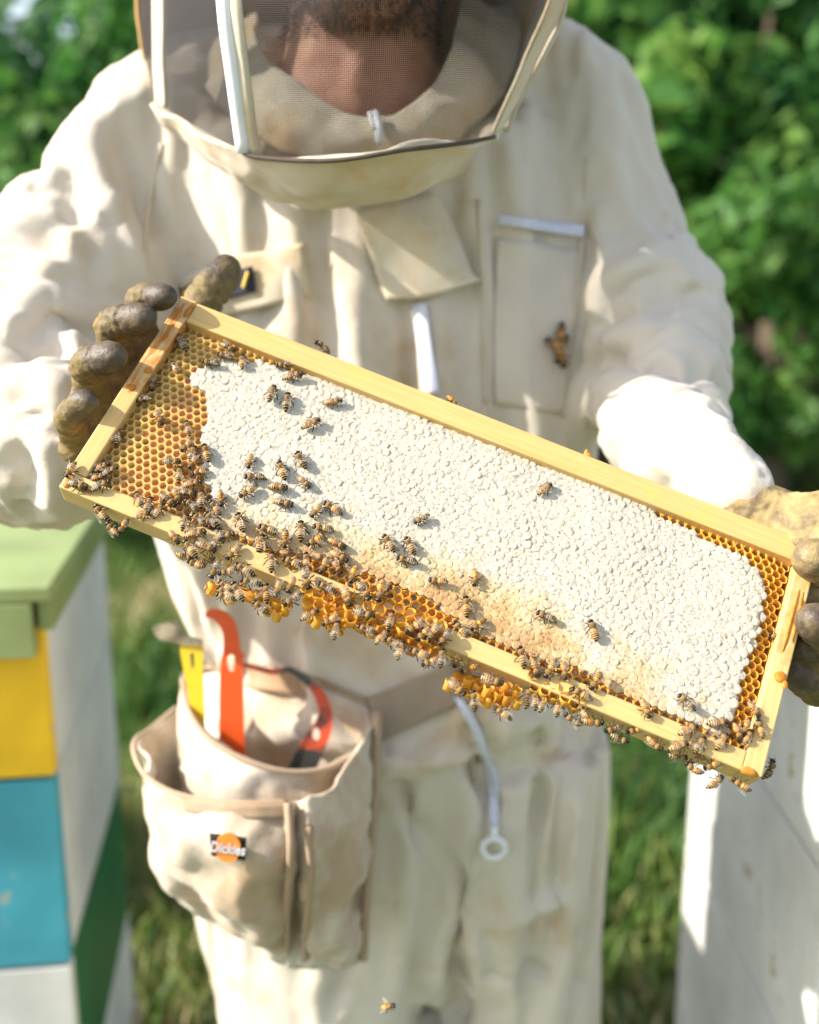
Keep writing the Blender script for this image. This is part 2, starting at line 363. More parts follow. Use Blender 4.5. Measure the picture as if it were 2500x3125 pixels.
hive(A3, .44, .46, [(.80, 1.04, P_WHITE, P_WHITE), (.56, .7995, P_YEL, P_WHITE), (.32, .5595, P_BLUE, P_WHITE), (.14, .3195, P_WHITE, P_WHITE)], 1.04,
     'unseen white, yellow and turquoise bee hive added beyond the left edge to shade grass', (P_GREEN, P_GREEN, P_OLIVE))
d1 = np.array([-.128, .9917, 0]); d1 /= np.linalg.norm(d1); e1 = np.array([d1[1], -d1[0], 0]); c1_ = np.array([-.3995, 1.127, 0])
WL = .44; A1 = (c1_-e1*WL, e1, d1)
hive(A1, WL, .46, [(.784, .966, P_YEL, P_WHITE), (.544, .7835, P_BLUE, P_WHITE), (.312, .5435, P_WHITE, P_DGREEN), (.14, .3115, P_BLUE, P_WHITE)], .966,
     'stacked bee hive at the left with pale green lid, yellow, turquoise and white boxes', (P_GREEN, P_GREEN, P_OLIVE))
A2 = (np.array([.394, .923, 0]), np.array([1., 0, 0]), np.array([0, 1., 0]))
hive(A2, .42, .481, [(.78, .962, P_WHITE, P_WHITE), (.544, .7795, P_WHITE, P_WHITE), (.31, .5435, P_DBLUE, P_WHITE), (.14, .3095, P_DBLUE, P_WHITE)], .962,
     'white painted bee hive at the right behind the lower right corner of the frame', (P_WHITE, P_WHITE, P_WHITE))
# ================================================================== the beekeeper
def cloth(name, c, stain, amount=.6, weave=900, bump=.12, transl=.12):
    t = NT(name); v = t.coord(); n = t.noise(v, 5, 6, .62, .4); n2 = t.noise(v, 26, 5, .65); n3 = t.noise(v, 1.7, 3)
    b = t.ramp(n2, [(.3, tuple(x*.93 for x in c)), (.7, c)])
    m = t.ramp(t.mix(.35, n, n2), [(amount, (0, 0, 0)), (amount+.13, (1, 1, 1))]); b = t.mix(t.math('MULTIPLY', m, .78), b, stain)
    sp = t.ramp(t.noise(v, 11, 2, .4), [(.70, (0, 0, 0)), (.73, (1, 1, 1))]); b = t.mix(t.math('MULTIPLY', sp, .35), b, (.40, .24, .10))
    t.base(b); t.rough(.85); t.b.inputs['Specular IOR Level'].default_value = .2; t.b.inputs['Sheen Weight'].default_value = .25
    hh = t.math('ADD', t.math('MULTIPLY', t.noise(v, 55, 4, .6), .8), t.math('MULTIPLY', t.noise(v, weave, 2), .15)); t.bump(hh, bump*2.2, .004)
    if transl: t.translucent(tuple(x*.9 for x in c), transl)
    return t.m
M_SUIT = cloth('cream_cotton', (.68, .615, .525), (.50, .37, .23), .515)
M_SUIT_SEAM = cloth('cream_cotton_band', (.66, .59, .46), (.52, .34, .14), .50)
M_DHEM = simple('dark_brown_hem', (.06, .045, .035), .8, .2, 80)
M_LINING = cloth('tan_hood_lining', (.56, .36, .13), (.40, .22, .07), .45)
M_POUCH = cloth('canvas_apron', (.66, .59, .49), (.40, .26, .14), .435)
M_POUCH_RIM = cloth('soiled_canvas_hem', (.44, .33, .23), (.38, .25, .14), .45)
M_BELT = cloth('grubby_belt', (.36, .29, .22), (.25, .19, .13), .5)
M_ZIP = simple('lavender_zip_tape', (.56, .59, .72), .6, .06, 200, .2)
M_WHITEP = simple('white_cord', (.78, .80, .84), .5, .05, 60)
M_NAVY = simple('navy_patch_cloth', (.018, .024, .04), .8, .2, 200, .2)
M_YELPRINT = simple('yellow_print', (.75, .50, .06), .6, .06, 100)
M_BLACK = simple('black_label', (.012, .012, .014), .7, .2, 100, .2)
M_ORANGEP = simple('orange_print', (.85, .25, .03), .6, .06, 100)
M_GREYP = simple('pale_grey_print', (.62, .62, .64), .6, .06, 100)
M_SKIN = NT('skin'); v = M_SKIN.coord(); M_SKIN.base(M_SKIN.ramp(M_SKIN.noise(v, 40, 5), [(.3, (.42, .20, .14)), (.7, (.56, .31, .21))])); M_SKIN.rough(.62); M_SKIN.b.inputs['Subsurface Weight'].default_value = .15; M_SKIN.b.inputs['Subsurface Radius'].default_value = (.01, .004, .002); M_SKIN.bump(M_SKIN.noise(v, 300, 3), .15, .001); M_SKIN = M_SKIN.m
M_BEARD = simple('brown_beard', (.075, .042, .022), .7, .4, 150)
M_EYE = simple('eye', (.6, .58, .55), .2, .02); M_BOOT = simple('rubber_boot', (.03, .035, .03), .5, .2, 10)
# veil netting: a woven black grid with open holes
t = NT('black_netting'); t.b.inputs['Roughness'].default_value = .5; t.base((.010, .008, .007))
uvn = t.node('TexCoord'); sep = t.node('SeparateXYZ'); t.l(uvn.outputs['UV'], sep.inputs[0])
fx = t.math('FRACT', t.math('MULTIPLY', sep.outputs[0], 760)); fy = t.math('FRACT', t.math('MULTIPLY', sep.outputs[1], 760))
line = t.math('MAXIMUM', t.math('LESS_THAN', fx, .21), t.math('LESS_THAN', fy, .21)); tr = t.node('BsdfTransparent'); mx = t.node('MixShader')
t.l(line, mx.inputs[0]); t.l(tr.outputs[0], mx.inputs[1]); t.l(t.b.outputs[0], mx.inputs[2]); t.l(mx.outputs[0], t.out.inputs['Surface']); M_NET = t.m

person = root_empty('person', (-.0, 1.06, 0), 'beekeeper in cream suit, veiled hood and dirty gloves holding up a honeycomb frame', 'person')
B = Blob()
def ring(py, x0, x1, yc, hd, n=28, pw=2.4):
    c = at((x0+x1)/2, py, yc); hw = (at(x1, py, yc)-at(x0, py, yc))[0]/2; out = []
    for k in range(n):
        a = 2*math.pi*k/n; s, co = math.sin(a), math.cos(a)
        out.append(c+np.array([hw*np.sign(co)*abs(co)**(2/pw), hd*np.sign(s)*abs(s)**(2/pw), 0]))
    return out
B.ring_loft([ring(*a) for a in [(262, 430, 1100, 1.05, .085), (290, 330, 1215, 1.05, .106), (400, 285, 1262, 1.05, .122), (600, 300, 1255, 1.05, .13), (900, 330, 1240, 1.05, .132),
    (1200, 378, 1262, 1.05, .135), (1450, 384, 1286, 1.05, .145), (1660, 378, 1292, 1.05, .145), (1760, 400, 1285, 1.055, .125), (1830, 440, 1270, 1.06, .10)]])
B.chain([at(300, 300, 1.07), at(430, 205, 1.085), at(620, 165, 1.10), at(760, 160, 1.105), at(900, 160, 1.10), at(1090, 165, 1.085), at(1200, 250, 1.07)], [.07, .062, .05, .048, .05, .064, .075], .3)
def leg(pts, k):
    B.chain(pts, [.105*k, .106*k, .095*k, .082, .07, .066], .22)
leg([at(650, 1780, 1.04), at(706, 2000, 1.03), np.array([-.115, 1.05, .5]), np.array([-.125, 1.06, .35]), np.array([-.13, 1.07, .2]), np.array([-.13, 1.07, .1])], 1)
leg([at(1105, 1780, 1.08), at(1085, 2000, 1.085), np.array([.115, 1.08, .5]), np.array([.125, 1.10, .35]), np.array([.13, 1.12, .2]), np.array([.13, 1.12, .1])], .92)
ARM_R = [at(1180, 335, 1.05), at(1292, 485, 1.03), at(1368, 640, .985), at(1380, 762, .93), at(1405, 870, .85), at(1475, 965, .775), at(1545, 1050, .72)]      # at the right of the picture
RAD_R = [.075, .078, .071, .061, .049, .041, .031]
ARM_L = [at(330, 335, 1.04), at(170, 515, .985), at(20, 745, .90), at(52, 850, .86), at(110, 930, .81), at(165, 965, .785)]
RAD_L = [.08, .086, .084, .080, .070, .050]
B.chain(ARM_R, RAD_R); B.chain(ARM_L, RAD_L)
V, F = B.skin(.0098, 5); N = vnormals(V, F)
# let the cotton hang: a short cloth simulation of the slightly too large suit, held at shoulders, cuffs, belt and hems
so = obj('suit_cloth', V, F, M_SUIT); cl = so.modifiers.new('cloth', 'CLOTH'); st = cl.settings
st.quality = 4; st.mass = .15; st.tension_stiffness = 12; st.compression_stiffness = 12; st.shear_stiffness = 4; st.bending_stiffness = .30
st.tension_damping = 4; st.compression_damping = 4; st.shear_damping = 4; st.air_damping = 3; st.shrink_min = st.shrink_max = -.135; st.pin_stiffness = .28
cl.collision_settings.use_collision = False; cl.point_cache.frame_start = 1; cl.point_cache.frame_end = 40
dR, tR = seg_dist(V, ARM_R); dL, tL = seg_dist(V, ARM_L); LR, LL = tR.max(), tL.max()
armR = sstep(1.35, .95, dR/.08)*sstep(.05, .16, tR); armL = sstep(1.35, .95, dL/.09)*sstep(.04, .14, tL); arm = np.maximum(armR, armL)
w = .12+.12*arm; w = np.maximum(w, sstep(.55, .85, N[:, 2])*sstep(1.43, 1.50, V[:, 2])); w = np.maximum(w, .38*np.exp(-((V[:, 2]-.935+.03*V[:, 0])/.018)**2)*(1-arm)); w = np.maximum(w, sstep(.30, .2, V[:, 2]))
for m, d_, t_, L_ in ((armR, dR, tR, LR), (armL, dL, tL, LL)): w = np.maximum(w, .7*m*sstep(L_-.07, L_-.005, t_))
vg = so.vertex_groups.new(name='pin')
for i, x in enumerate(w): vg.add([i], float(x), 'REPLACE')
st.vertex_group_mass = 'pin'
for f_ in range(1, 25): SC.frame_set(f_)
ss = so.modifiers.new('ss', 'SUBSURF'); ss.levels = 1
dg = bpy.context.evaluated_depsgraph_get(); e_ = so.evaluated_get(dg); r_ = e_.to_mesh(); V = np.zeros(len(r_.vertices)*3); r_.vertices.foreach_get('co', V); V = V.reshape(-1, 3); F = [tuple(p.vertices) for p in r_.polygons]; e_.to_mesh_clear()
bpy.data.objects.remove(so); SC.frame_set(1)
N = vnormals(V, F); dR, tR = seg_dist(V, ARM_R); dL, tL = seg_dist(V, ARM_L)
armR = sstep(1.35, .95, dR/.08)*sstep(.05, .16, tR); armL = sstep(1.35, .95, dL/.09)*sstep(.04, .14, tL); arm = np.maximum(armR, armL); tors = 1-arm
disp = np.zeros(len(V)); W = V.copy(); W[:, 0] += .035*noise(V*[3, 3, 2.2]+4); W[:, 2] += .03*noise(V*4+9)
disp += tors*(.0048*ridge(W*[34, 18, 3.6]+15)*sstep(-.1, .4, noise(V*5+6))+.0026*ridge(np.stack([V[:, 0]*17+V[:, 2]*13, V[:, 1]*9, V[:, 2]*9-V[:, 0]*11], 1)+noise(V*5)[:, None])*sstep(.0, .5, noise(V*4+16))+.0008*noise(W*[70, 60, 40]))
for m, pts in ((armR, ARM_R), (armL, ARM_L)):
    d_, tt = seg_dist(V, pts); ed_ = sstep(tt.max()-.15, tt.max()-.05, tt)
    disp += m*(-.0040*ridge(np.stack([tt*36+noise(V*9)*1.3, V[:, 0]*6, V[:, 2]*6], 1))*ed_+.0026*ridge(np.stack([tt*34, V[:, 0]*14, V[:, 2]*14], 1)+noise(V*8)[:, None]*.8)+.0008*noise(V*60))
V1 = V+N*disp[:, None]
bv0 = BVHTree.FromPolygons([Vector(v) for v in V1], F)
def hit(px, py, bv=None, off=0):
    r = ray(px, py); r = r/np.linalg.norm(r); h = (bv or bv0).ray_cast(Vector(C0), Vector(r), 4)
    if h[0] is None: return at(px, py, 1.0)
    return np.array(h[0])-r*off
# named creases and ridges: (points, half width, height)
FOLDS = [
 ([(195, 260), (235, 420), (290, 560), (330, 690)], .010, .010), ([(250, 250), (300, 430), (350, 540)], .009, -.008), ([(130, 330), (190, 520), (215, 640)], .012, -.010), ([(330, 330), (370, 470), (400, 560)], .009, .007),
 ([(430, 330), (470, 440), (500, 560)], .008, -.006), ([(560, 470), (640, 560), (700, 700)], .012, -.009), ([(700, 470), (730, 640), (770, 780)], .010, .008), ([(960, 440), (1000, 620), (1010, 820)], .012, -.010),
 ([(1040, 560), (1060, 760), (1080, 880)], .010, .007), ([(1230, 400), (1215, 560), (1205, 720), (1185, 900)], .012, -.020), ([(1120, 620), (1140, 760), (1165, 880)], .010, -.007),
 ([(1215, 690), (1300, 690), (1400, 640), (1500, 600)], .010, -.012), ([(1240, 770), (1350, 755), (1450, 775), (1530, 830)], .011, -.022), ([(1235, 620), (1340, 560), (1480, 500)], .012, .010), ([(1240, 720), (1380, 705), (1510, 735)], .013, .014),
 ([(0, 720), (110, 740), (190, 770)], .013, -.014), ([(0, 800), (90, 800), (170, 840)], .012, .012), ([(0, 850), (80, 870), (150, 930)], .010, -.012), ([(30, 910), (60, 1000), (60, 1090)], .010, -.012), ([(90, 900), (110, 1010), (120, 1080)], .010, .012), ([(0, 640), (120, 640), (220, 690)], .012, .010),
 ([(985, 1540), (1005, 1620), (1060, 1730)], .009, -.012), ([(800, 1560), (860, 1720), (965, 1860), (975, 1990)], .010, -.012), ([(1120, 1480), (1145, 1650), (1120, 1780)], .011, -.008), ([(985, 1880), (960, 2010), (965, 2150)], .013, -.020), ([(1190, 1560), (1210, 1700), (1200, 1850)], .011, .007),
 ([(450, 1230), (470, 1330), (500, 1410)], .010, -.006), ([(620, 1290), (640, 1380)], .010, .006), ([(1040, 1950), (1130, 1900), (1230, 1860)], .012, .008), ([(1010, 2060), (1120, 2040), (1240, 2080)], .012, -.007), ([(700, 1960), (720, 2060), (690, 2150)], .012, -.007)]
for pts, wd_, hgt in FOLDS:
    p3 = [hit(*p) for p in pts]; d, tt = seg_dist(V1, p3); L = sum(np.linalg.norm(np.array(a)-b) for a, b in zip(p3, p3[1:])); e = sstep(0, .25*L, tt)*sstep(L, .75*L, tt)*.75+.25
    hgt *= 1.9 if pts[0][1] > 1400 else .85; wd_ *= .8 if pts[0][1] > 1400 else .9
    disp += hgt*np.exp(-(d/wd_)**2)*e
V2 = V+N*disp[:, None]
suit = obj('suit', V2, F, M_SUIT, person)
bvs = BVHTree.FromPolygons([Vector(v) for v in V2], F)
def on_suit(rows, off, nu=6, nv=6):
    """a cloth panel laid on the suit: rows of picture points, found on the suit's surface"""
    G = []
    for r in rows:
        q = []
        for p in r:
            h = hit(p[0], p[1], bvs); o = p[2] if len(p) > 2 else off; d = C0-h; q.append(h+d/np.linalg.norm(d)*o)
        G.append(q)
    return grid_spline(G, nu, nv)
def flat_fill(rows, off, nu=6, nv=6, k=.75):
    """same, but bridging the hollows: pulled towards a smooth sheet through the corners"""
    D = on_suit(rows, off, nu, nv); r, c = D.shape[:2]; D2 = D.copy()
    for it in range(10): D2[1:-1, 1:-1] = (D2[:-2, 1:-1]+D2[2:, 1:-1]+D2[1:-1, :-2]+D2[1:-1, 2:])/4
    return D*(1-k)+D2*k
# chest pocket flap, storm flap, zips, belt
FLAP = sheet('pocket_flap', flat_fill([[(375, 590), (470, 545), (560, 528), (640, 512)], [(390, 630), (480, 600), (570, 580), (647, 560)], [(400, 690), (490, 662), (580, 640), (655, 625)]], .006), M_SUIT_SEAM, person, .003, .002, 30)
V_ = np.array([v_.co for v_ in FLAP.data.vertices])+origin(person); bvf = BVHTree.FromPolygons([Vector(v_) for v_ in V_], [tuple(p.vertices) for p in FLAP.data.polygons])
sheet('chest_pocket', flat_fill([[(1046, 500), (1110, 508), (1170, 518), (1228, 522)], [(1042, 620), (1105, 640), (1160, 650), (1215, 655)], [(1040, 740), (1100, 760), (1150, 770), (1200, 775)], [(1040, 850), (1095, 860), (1145, 868), (1185, 868)]], .0018, 6, 6, .2), M_SUIT, person, .0012, .001, 26)
sheet('storm_flap', flat_fill([[(742, 447, .01), (800, 430, .012), (870, 415, .014), (915, 405, .01)], [(768, 505, .008), (840, 500, .016), (915, 495, .018), (962, 480, .012)], [(790, 570, .006), (865, 562, .018), (940, 560, .024), (990, 560, .018)], [(815, 632, .004), (880, 628, .014), (945, 612, .022), (1012, 584, .022)]], .01), M_SUIT_SEAM, person, .003, .0025, 22)
sheet('front_zip', flat_fill([[(868, 640), (884, 640), (899, 640)], [(873, 690), (889, 690), (905, 690)], [(880, 750), (897, 748), (913, 746)], [(893, 835), (911, 832), (929, 828)]], .005, 3, 8), M_ZIP, person, .001)
sheet('pocket_zip', flat_fill([[(1048, 452), (1110, 460), (1170, 468), (1230, 474)], [(1048, 474), (1110, 481), (1170, 491), (1230, 499)]], .011, 8, 3, .95), M_ZIP, person, .001)
def on_flap(px, py, off):
    h = hit(px, py, bvf); h = h if np.linalg.norm(h-at(px, py, 1.0)) > 1e-6 else hit(px, py, bvs); d = C0-h; return h+d/np.linalg.norm(d)*off
for sp_ in ([(1236, 330), (1228, 480), (1214, 640), (1198, 780), (1186, 880)], [(338, 300), (318, 400), (308, 500), (312, 600)], [(985, 1500), (1000, 1640), (998, 1780), (985, 1880)], [(1010, 420), (1016, 560), (1020, 700), (1024, 850)]):
    sheet('seam', on_suit([[(x-4, y), (x, y), (x+4, y)] for x, y in sp_], .0022, 2, 8), M_SUIT_SEAM, person, .0012)
badge = sheet('badge', grid_spline([[on_flap(x, y, .004) for x, y in r] for r in [[(376, 604), (455, 580), (531, 560)], [(382, 632), (460, 606), (534, 586)], [(386, 655), (465, 632), (537, 612)]]], 6, 6), M_NAVY, person, .002)
for ln in ([(388, 612), (392, 645)], [(398, 609), (402, 642)], [(410, 640), (417, 606)], [(417, 606), (428, 634)], [(512, 606), (522, 572)]):
    p = [on_flap(x, y, .0055) for x, y in ln]; b = MB(); b.tube(p, .0016, 6); b.obj('badge_stroke', M_YELPRINT, badge)
sheet('belt', flat_fill([[(775, 1470), (830, 1450), (900, 1418), (960, 1392), (1060, 1372)], [(785, 1515), (840, 1495), (910, 1462), (965, 1440), (1062, 1420)], [(795, 1565), (850, 1540), (915, 1508), (970, 1480), (1065, 1462)]], .006), M_BELT, person, .003, .002)
sheet('belt', flat_fill([[(384, 1420), (440, 1405), (520, 1400), (640, 1420), (775, 1470)], [(386, 1470), (440, 1450), (520, 1445), (640, 1470), (785, 1520)]], .005), M_POUCH_RIM, person, .003, .002)
# trouser zip: tape that curves down to a ring pull
zp = [(965, 1470), (985, 1505), (1008, 1550), (1024, 1600), (1036, 1650), (1041, 1700), (1040, 1745)]
sheet('trouser_zip', flat_fill([[(x-9, y), (x, y), (x+9, y)] for x, y in zp], .008, 3, 6), M_ZIP, person, .003)
c = hit(1040, 1786, bvs, .012); b = MB(); b.tube([c+np.array([.0105*math.cos(a), -.001*math.sin(a), .0105*math.sin(a)]) for a in np.linspace(0, 2*math.pi, 25)], .0028, 8); b.tube([c+[0, 0, .0105], c+[0, .001, .022]], .0035, 8)
b.obj('ring_pull', M_WHITEP, person, True)
# boots
for x, y in ((-.13, 1.05), (.13, 1.10)):
    q = Blob(); q.chain([np.array([x, y+.02, .2]), np.array([x, y+.02, .08]), np.array([x, y-.05, .055]), np.array([x, y-.13, .045])], [.058, .055, .05, .042]); v_, f_ = q.skin(.008, 4); v_[:, 2] = np.maximum(v_[:, 2], .004); obj('boot', v_, f_, M_BOOT, person)
# collar with its small zip, seen through the veil
sheet('collar', grid_spline(px_grid([[(525, 10, 1.02), (556, 110, .955), (648, 192, .915), (735, 234, .892), (795, 243, .885), (850, 230, .892), (932, 142, .925), (962, 50, .975), (972, -30, 1.03)],
   [(480, 60, 1.02), (500, 165, .945), (610, 245, .897), (715, 285, .877), (795, 295, .872), (878, 282, .878), (975, 205, .91), (1025, 110, .96), (1030, 30, 1.02)],
   [(440, 120, 1.03), (450, 210, .955), (560, 300, .905), (690, 345, .885), (795, 352, .88), (905, 335, .885), (1015, 255, .92), (1085, 150, .965), (1090, 60, 1.03)]]), 8, 8), M_SUIT_SEAM, person, .004, .011, 17)
zc = [at(790, 238, .878), at(797, 262, .869), at(800, 300, .862)]; b = MB(); b.tube(zc, .0035, 8); b.tube([zc[0]+[-.004, -.002, 0], zc[1]+[-.003, -.004, -.004]], .002, 6); b.obj('collar_zip', M_WHITEP, person, True)
# ---- head: one skin from neck to crown, beard and hair on it
H = Blob(); ch = at(756, 62, .895); ch = ch+np.array([0, 0, .017]); hc = ch+np.array([.004, .085, .115])
H.ball(hc+[0, .01, .03], [.078, .098, .085]); H.ball(hc+[0, -.035, -.03], [.068, .062, .075]); H.ball(ch+[0, .03, .02], [.046, .036, .03]); H.ball(ch+[0, .012, .018], [.026, .022, .02])
for s in (-1, 1):
    H.ball(hc+[s*.048, .0, -.065], [.024, .05, .035]); H.ball(hc+[s*.08, .015, .0], [.008, .018, .032]); H.ball(hc+[s*.036, -.078, .0], [.022, .016, .018]); H.ball(hc+[s*.028, -.078, .036], [.03, .02, .012])
H.chain([hc+[0, -.094, .03], hc+[0, -.106, .005], hc+[0, -.118, -.018]], [.009, .011, .014]); H.ball(hc+[0, -.098, -.05], [.024, .012, .008]); H.ball(hc+[0, -.095, -.06], [.021, .012, .007])
nk = at(757, 150, .985); H.chain([hc+[0, .03, -.06], nk+[0, .005, 0], at(762, 250, 1.0)], [.062, .068, .085]); H.ball(at(757, 165, .925), [.012, .012, .02])
hv, hf = H.skin(.0042, 6); head = obj('head', hv, hf, M_SKIN, person)
for s in (-1, 1): obj('eye', ICOV*.0125+hc+np.array([s*.033, -.084, .016]), ICOF, M_EYE, head)
hb = BVHTree.FromPolygons([Vector(v) for v in hv], hf); hn = vnormals(hv, hf)
face = hv-hc; bd = (face[:, 2] < -.028+.25*np.abs(face[:, 0])) & (face[:, 1] < .03) & (face[:, 2] > -.135) & (hv[:, 2] > ch[2]-.012); lips = (np.abs(face[:, 0]) < .022) & (np.abs(face[:, 2]+.055) < .010) & (face[:, 1] < -.08); bd &= ~lips
hr = (face[:, 2] > .055) | ((face[:, 1] > .03) & (face[:, 2] > -.04))
def strands(name, sel, ln, wd_, count, seed):
    q = np.random.default_rng(seed); ids = np.nonzero(sel)[0]; k = q.choice(ids, count); p = hv[k]+q.normal(size=(count, 3))*.0025; d = hn[k]*.6+q.normal(size=(count, 3))*.35+[0, -.15, -.55]; d /= np.linalg.norm(d, axis=1)[:, None]
    s = np.cross(d, q.normal(size=(count, 3))); s /= np.linalg.norm(s, axis=1)[:, None]; L = ln*(.5+q.random(count))[:, None]
    VV = np.stack([p-s*wd_, p+s*wd_, p+d*L], 1).reshape(-1, 3); return obj(name, VV, [(3*i, 3*i+1, 3*i+2) for i in range(count)], M_BEARD, head, False)
strands('beard', bd, .007, .0006, 9000, 5); strands('hair', hr, .025, .0009, 7000, 6)
# ---- veiled hood
hood = bpy.data.objects.new('hood', None); COL.objects.link(hood); hood.parent = person; hood.location = tuple(np.array([-.04, .95, 1.5])-origin(person)); hood.empty_display_size = .05
P_L = [(548, 330, .830), (528, 160, .815), (510, 0, .808), (505, -220, .82), (520, -420, .87)]
P_R = [(1038, 288, .852), (1098, 150, .842), (1161, 0, .835), (1215, -200, .85), (1180, -420, .89)]
mid = [[(700, 336, .802), (850, 314, .797), (960, 301, .815)], [(690, 160, .770), (880, 152, .765), (1010, 146, .785)], [(690, 0, .752), (890, 0, .748), (1050, 0, .775)], [(690, -210, .76), (900, -210, .755), (1080, -205, .79)], [(700, -420, .81), (900, -420, .81), (1060, -420, .84)]]
sheet('veil_panel', grid_spline(px_grid([[a]+m+[b] for a, m, b in zip(P_L, mid, P_R)]), 8, 8), M_NET, hood, 0)
M_NET_SIDE = M_NET.copy(); M_NET_SIDE.name = 'black_netting_side'
for n_ in M_NET_SIDE.node_tree.nodes:
    if n_.type == 'MATH' and n_.operation == 'LESS_THAN': n_.inputs[1].default_value = .40
B2 = [(505, 318, .838), (482, 160, .826), (462, 0, .822), (455, -220, .835), (470, -420, .88)]
mixp = lambda a, b, f, dy=0: tuple(x+(y-x)*f for x, y in zip(a[:2], b[:2]))+(a[2]+(b[2]-a[2])*f+dy,)
sheet('hood_band', grid_spline(px_grid([[a, mixp(a, b, .3, -.004), mixp(a, b, .65, -.005), b] for a, b in zip(B2, P_L)]), 4, 8), M_SUIT_SEAM, hood, .003, .001)
b = MB(); b.tube(crom([at(*mixp(a, b_, .22, -.004)) for a, b_ in zip(B2, P_L)], 6), .0058, 10); b.obj('white_piping', M_WHITEP, hood, True)
B3 = [(347, 228, .935), (343, 110, .928), (344, 0, .925), (340, -220, .93), (380, -420, .95)]
sheet('veil_side_panel', grid_spline(px_grid([[a, mixp(a, b, .5, -.004), b] for a, b in zip(B3, B2)]), 8, 8), M_NET_SIDE, hood, 0)
B4 = [(325, 228, .955), (320, 110, .945), (321, 0, .942), (317, -220, .945), (362, -420, .96)]
sheet('hood_band', grid_spline(px_grid([[a, mixp(a, b, .5, -.004), b] for a, b in zip(B4, B3)]), 4, 8), M_SUIT_SEAM, hood, .003, .001)
B5 = [(318, 175, 1.03), (300, 100, 1.03), (293, 0, 1.03), (295, -220, 1.03), (350, -420, 1.03)]
sheet('veil_side_panel', grid_spline(px_grid([[a, mixp(a, b, .5, -.002), b] for a, b in zip(B5, B4)]), 6, 8), M_NET_SIDE, hood, 0)
R2 = [(1060, 276, .885), (1122, 150, .868), (1192, 0, .862), (1240, -200, .875), (1200, -420, .91)]
sheet('hood_band', grid_spline(px_grid([[a, mixp(a, b, .5, -.003), b] for a, b in zip(P_R, R2)]), 4, 8), M_SUIT_SEAM, hood, .003, .001)
R3 = [(1030, 235, 1.0), (1080, 140, 1.0), (1130, 0, 1.0), (1165, -200, 1.0), (1130, -420, 1.0)]
BK = [[(560, 150, 1.12), (760, 150, 1.16), (930, 160, 1.11)], [(520, 80, 1.13), (760, 80, 1.19), (980, 90, 1.12)], [(500, 0, 1.14), (760, 0, 1.21), (1010, 0, 1.13)], [(500, -220, 1.14), (760, -220, 1.21), (1030, -210, 1.13)], [(520, -420, 1.11), (760, -420, 1.17), (1000, -420, 1.1)]]
sheet('hood_back', grid_spline(px_grid([[b]+k+[c_] for b, k, c_ in zip(B5, BK, R3)]), 8, 8), M_LINING, hood, .003, .006, 18)
sheet('hood_back', grid_spline(px_grid([[c_, mixp(c_, r, .5, .004), r] for c_, r in zip(R3, R2)]), 6, 8), M_SUIT, hood, .003, .003, 18)
top = [[P_i[4] for P_i in (B5, B4, B3, B2, P_L)]+mid[4]+[P_R[4], R2[4]]]; ring_ = [at(*p) for p in top[0]+[R3[4]]+BK[4][::-1]+[B5[4]]]; cen = np.mean(ring_, axis=0)+[0, 0, .075]
sheet('hood_crown', grid_spline([ring_, [p*.55+cen*.45+np.array([0, 0, .03]) for p in ring_], [p*.12+cen*.88 for p in ring_]], 4, 6), M_SUIT, hood, .003, .004, 18)
S0 = [(322, 215, .95), (345, 236, .932), (420, 285, .885), (505, 322, .834), (548, 336, .826), (700, 342, .797), (850, 320, .792), (960, 307, .81), (1042, 292, .85), (1062, 262, .90)]
S1 = [(345, 250, .955), (370, 268, .94), (450, 335, .895), (530, 378, .862), (590, 402, .848), (700, 408, .835), (840, 392, .832), (930, 362, .85), (995, 322, .882), (1030, 280, .92)]
S2 = [(375, 275, .97), (405, 305, .955), (485, 368, .93), (575, 412, .91), (640, 434, .902), (720, 447, .896), (840, 424, .9), (935, 388, .908), (985, 345, .92), (1015, 300, .945)]
sheet('hood_skirt', grid_spline(px_grid([S0, S1, S2]), 8, 10), M_SUIT_SEAM, hood, .004, .0075, 17)
b = MB(); b.tube(crom([at(*p) for p in [(x, y-4, d-.003) for x, y, d in S0[3:9]]], 6), .0016, 8); b.obj('dark_hem', M_DHEM, hood, True)
# ---- tool apron: two nested canvas pockets on a backing
ap = bpy.data.objects.new('tool_apron', None); COL.objects.link(ap); ap.parent = person; ap.location = tuple(at(540, 1750, .9)-origin(person)); ap.empty_display_size = .05
sheet('apron_back', flat_fill([[(384, 1428), (470, 1415), (560, 1418), (680, 1450), (786, 1490)], [(380, 1600), (480, 1590), (580, 1600), (690, 1610), (792, 1600)], [(390, 1780), (480, 1780), (590, 1800), (690, 1800), (785, 1800)], [(440, 1930), (520, 1960), (600, 1990), (690, 2010), (768, 2020)]], .004, 8, 8), M_POUCH, ap, .003, .002)
I0 = [(384, 1430, .915), (395, 1490, .865), (440, 1555, .835), (520, 1602, .82), (610, 1626, .82), (700, 1615, .835), (760, 1572, .865), (790, 1500, .90)]
I1 = [(384, 1590, .915), (385, 1620, .86), (430, 1680, .83), (520, 1720, .815), (610, 1740, .815), (700, 1730, .83), (762, 1690, .86), (790, 1640, .90)]
I2 = [(400, 1850, .92), (420, 1880, .88), (470, 1910, .86), (540, 1930, .85), (620, 1940, .85), (700, 1935, .86), (755, 1920, .885), (785, 1890, .91)]
sheet('inner_pocket', grid_spline(px_grid([I0, I1, I2]), 8, 10), M_POUCH, ap, .003, .009, 22)
b = MB(); b.tube(crom([at(x, y, d) for x, y, d in I0], 6), .0026, 8); b.obj('pocket_hem', M_POUCH_RIM, ap, True)
O0 = [(372, 1490, .93), (318, 1535, .90), (282, 1565, .865), (300, 1625, .825), (360, 1668, .80), (450, 1688, .785), (530, 1692, .78), (606, 1690, .785)]
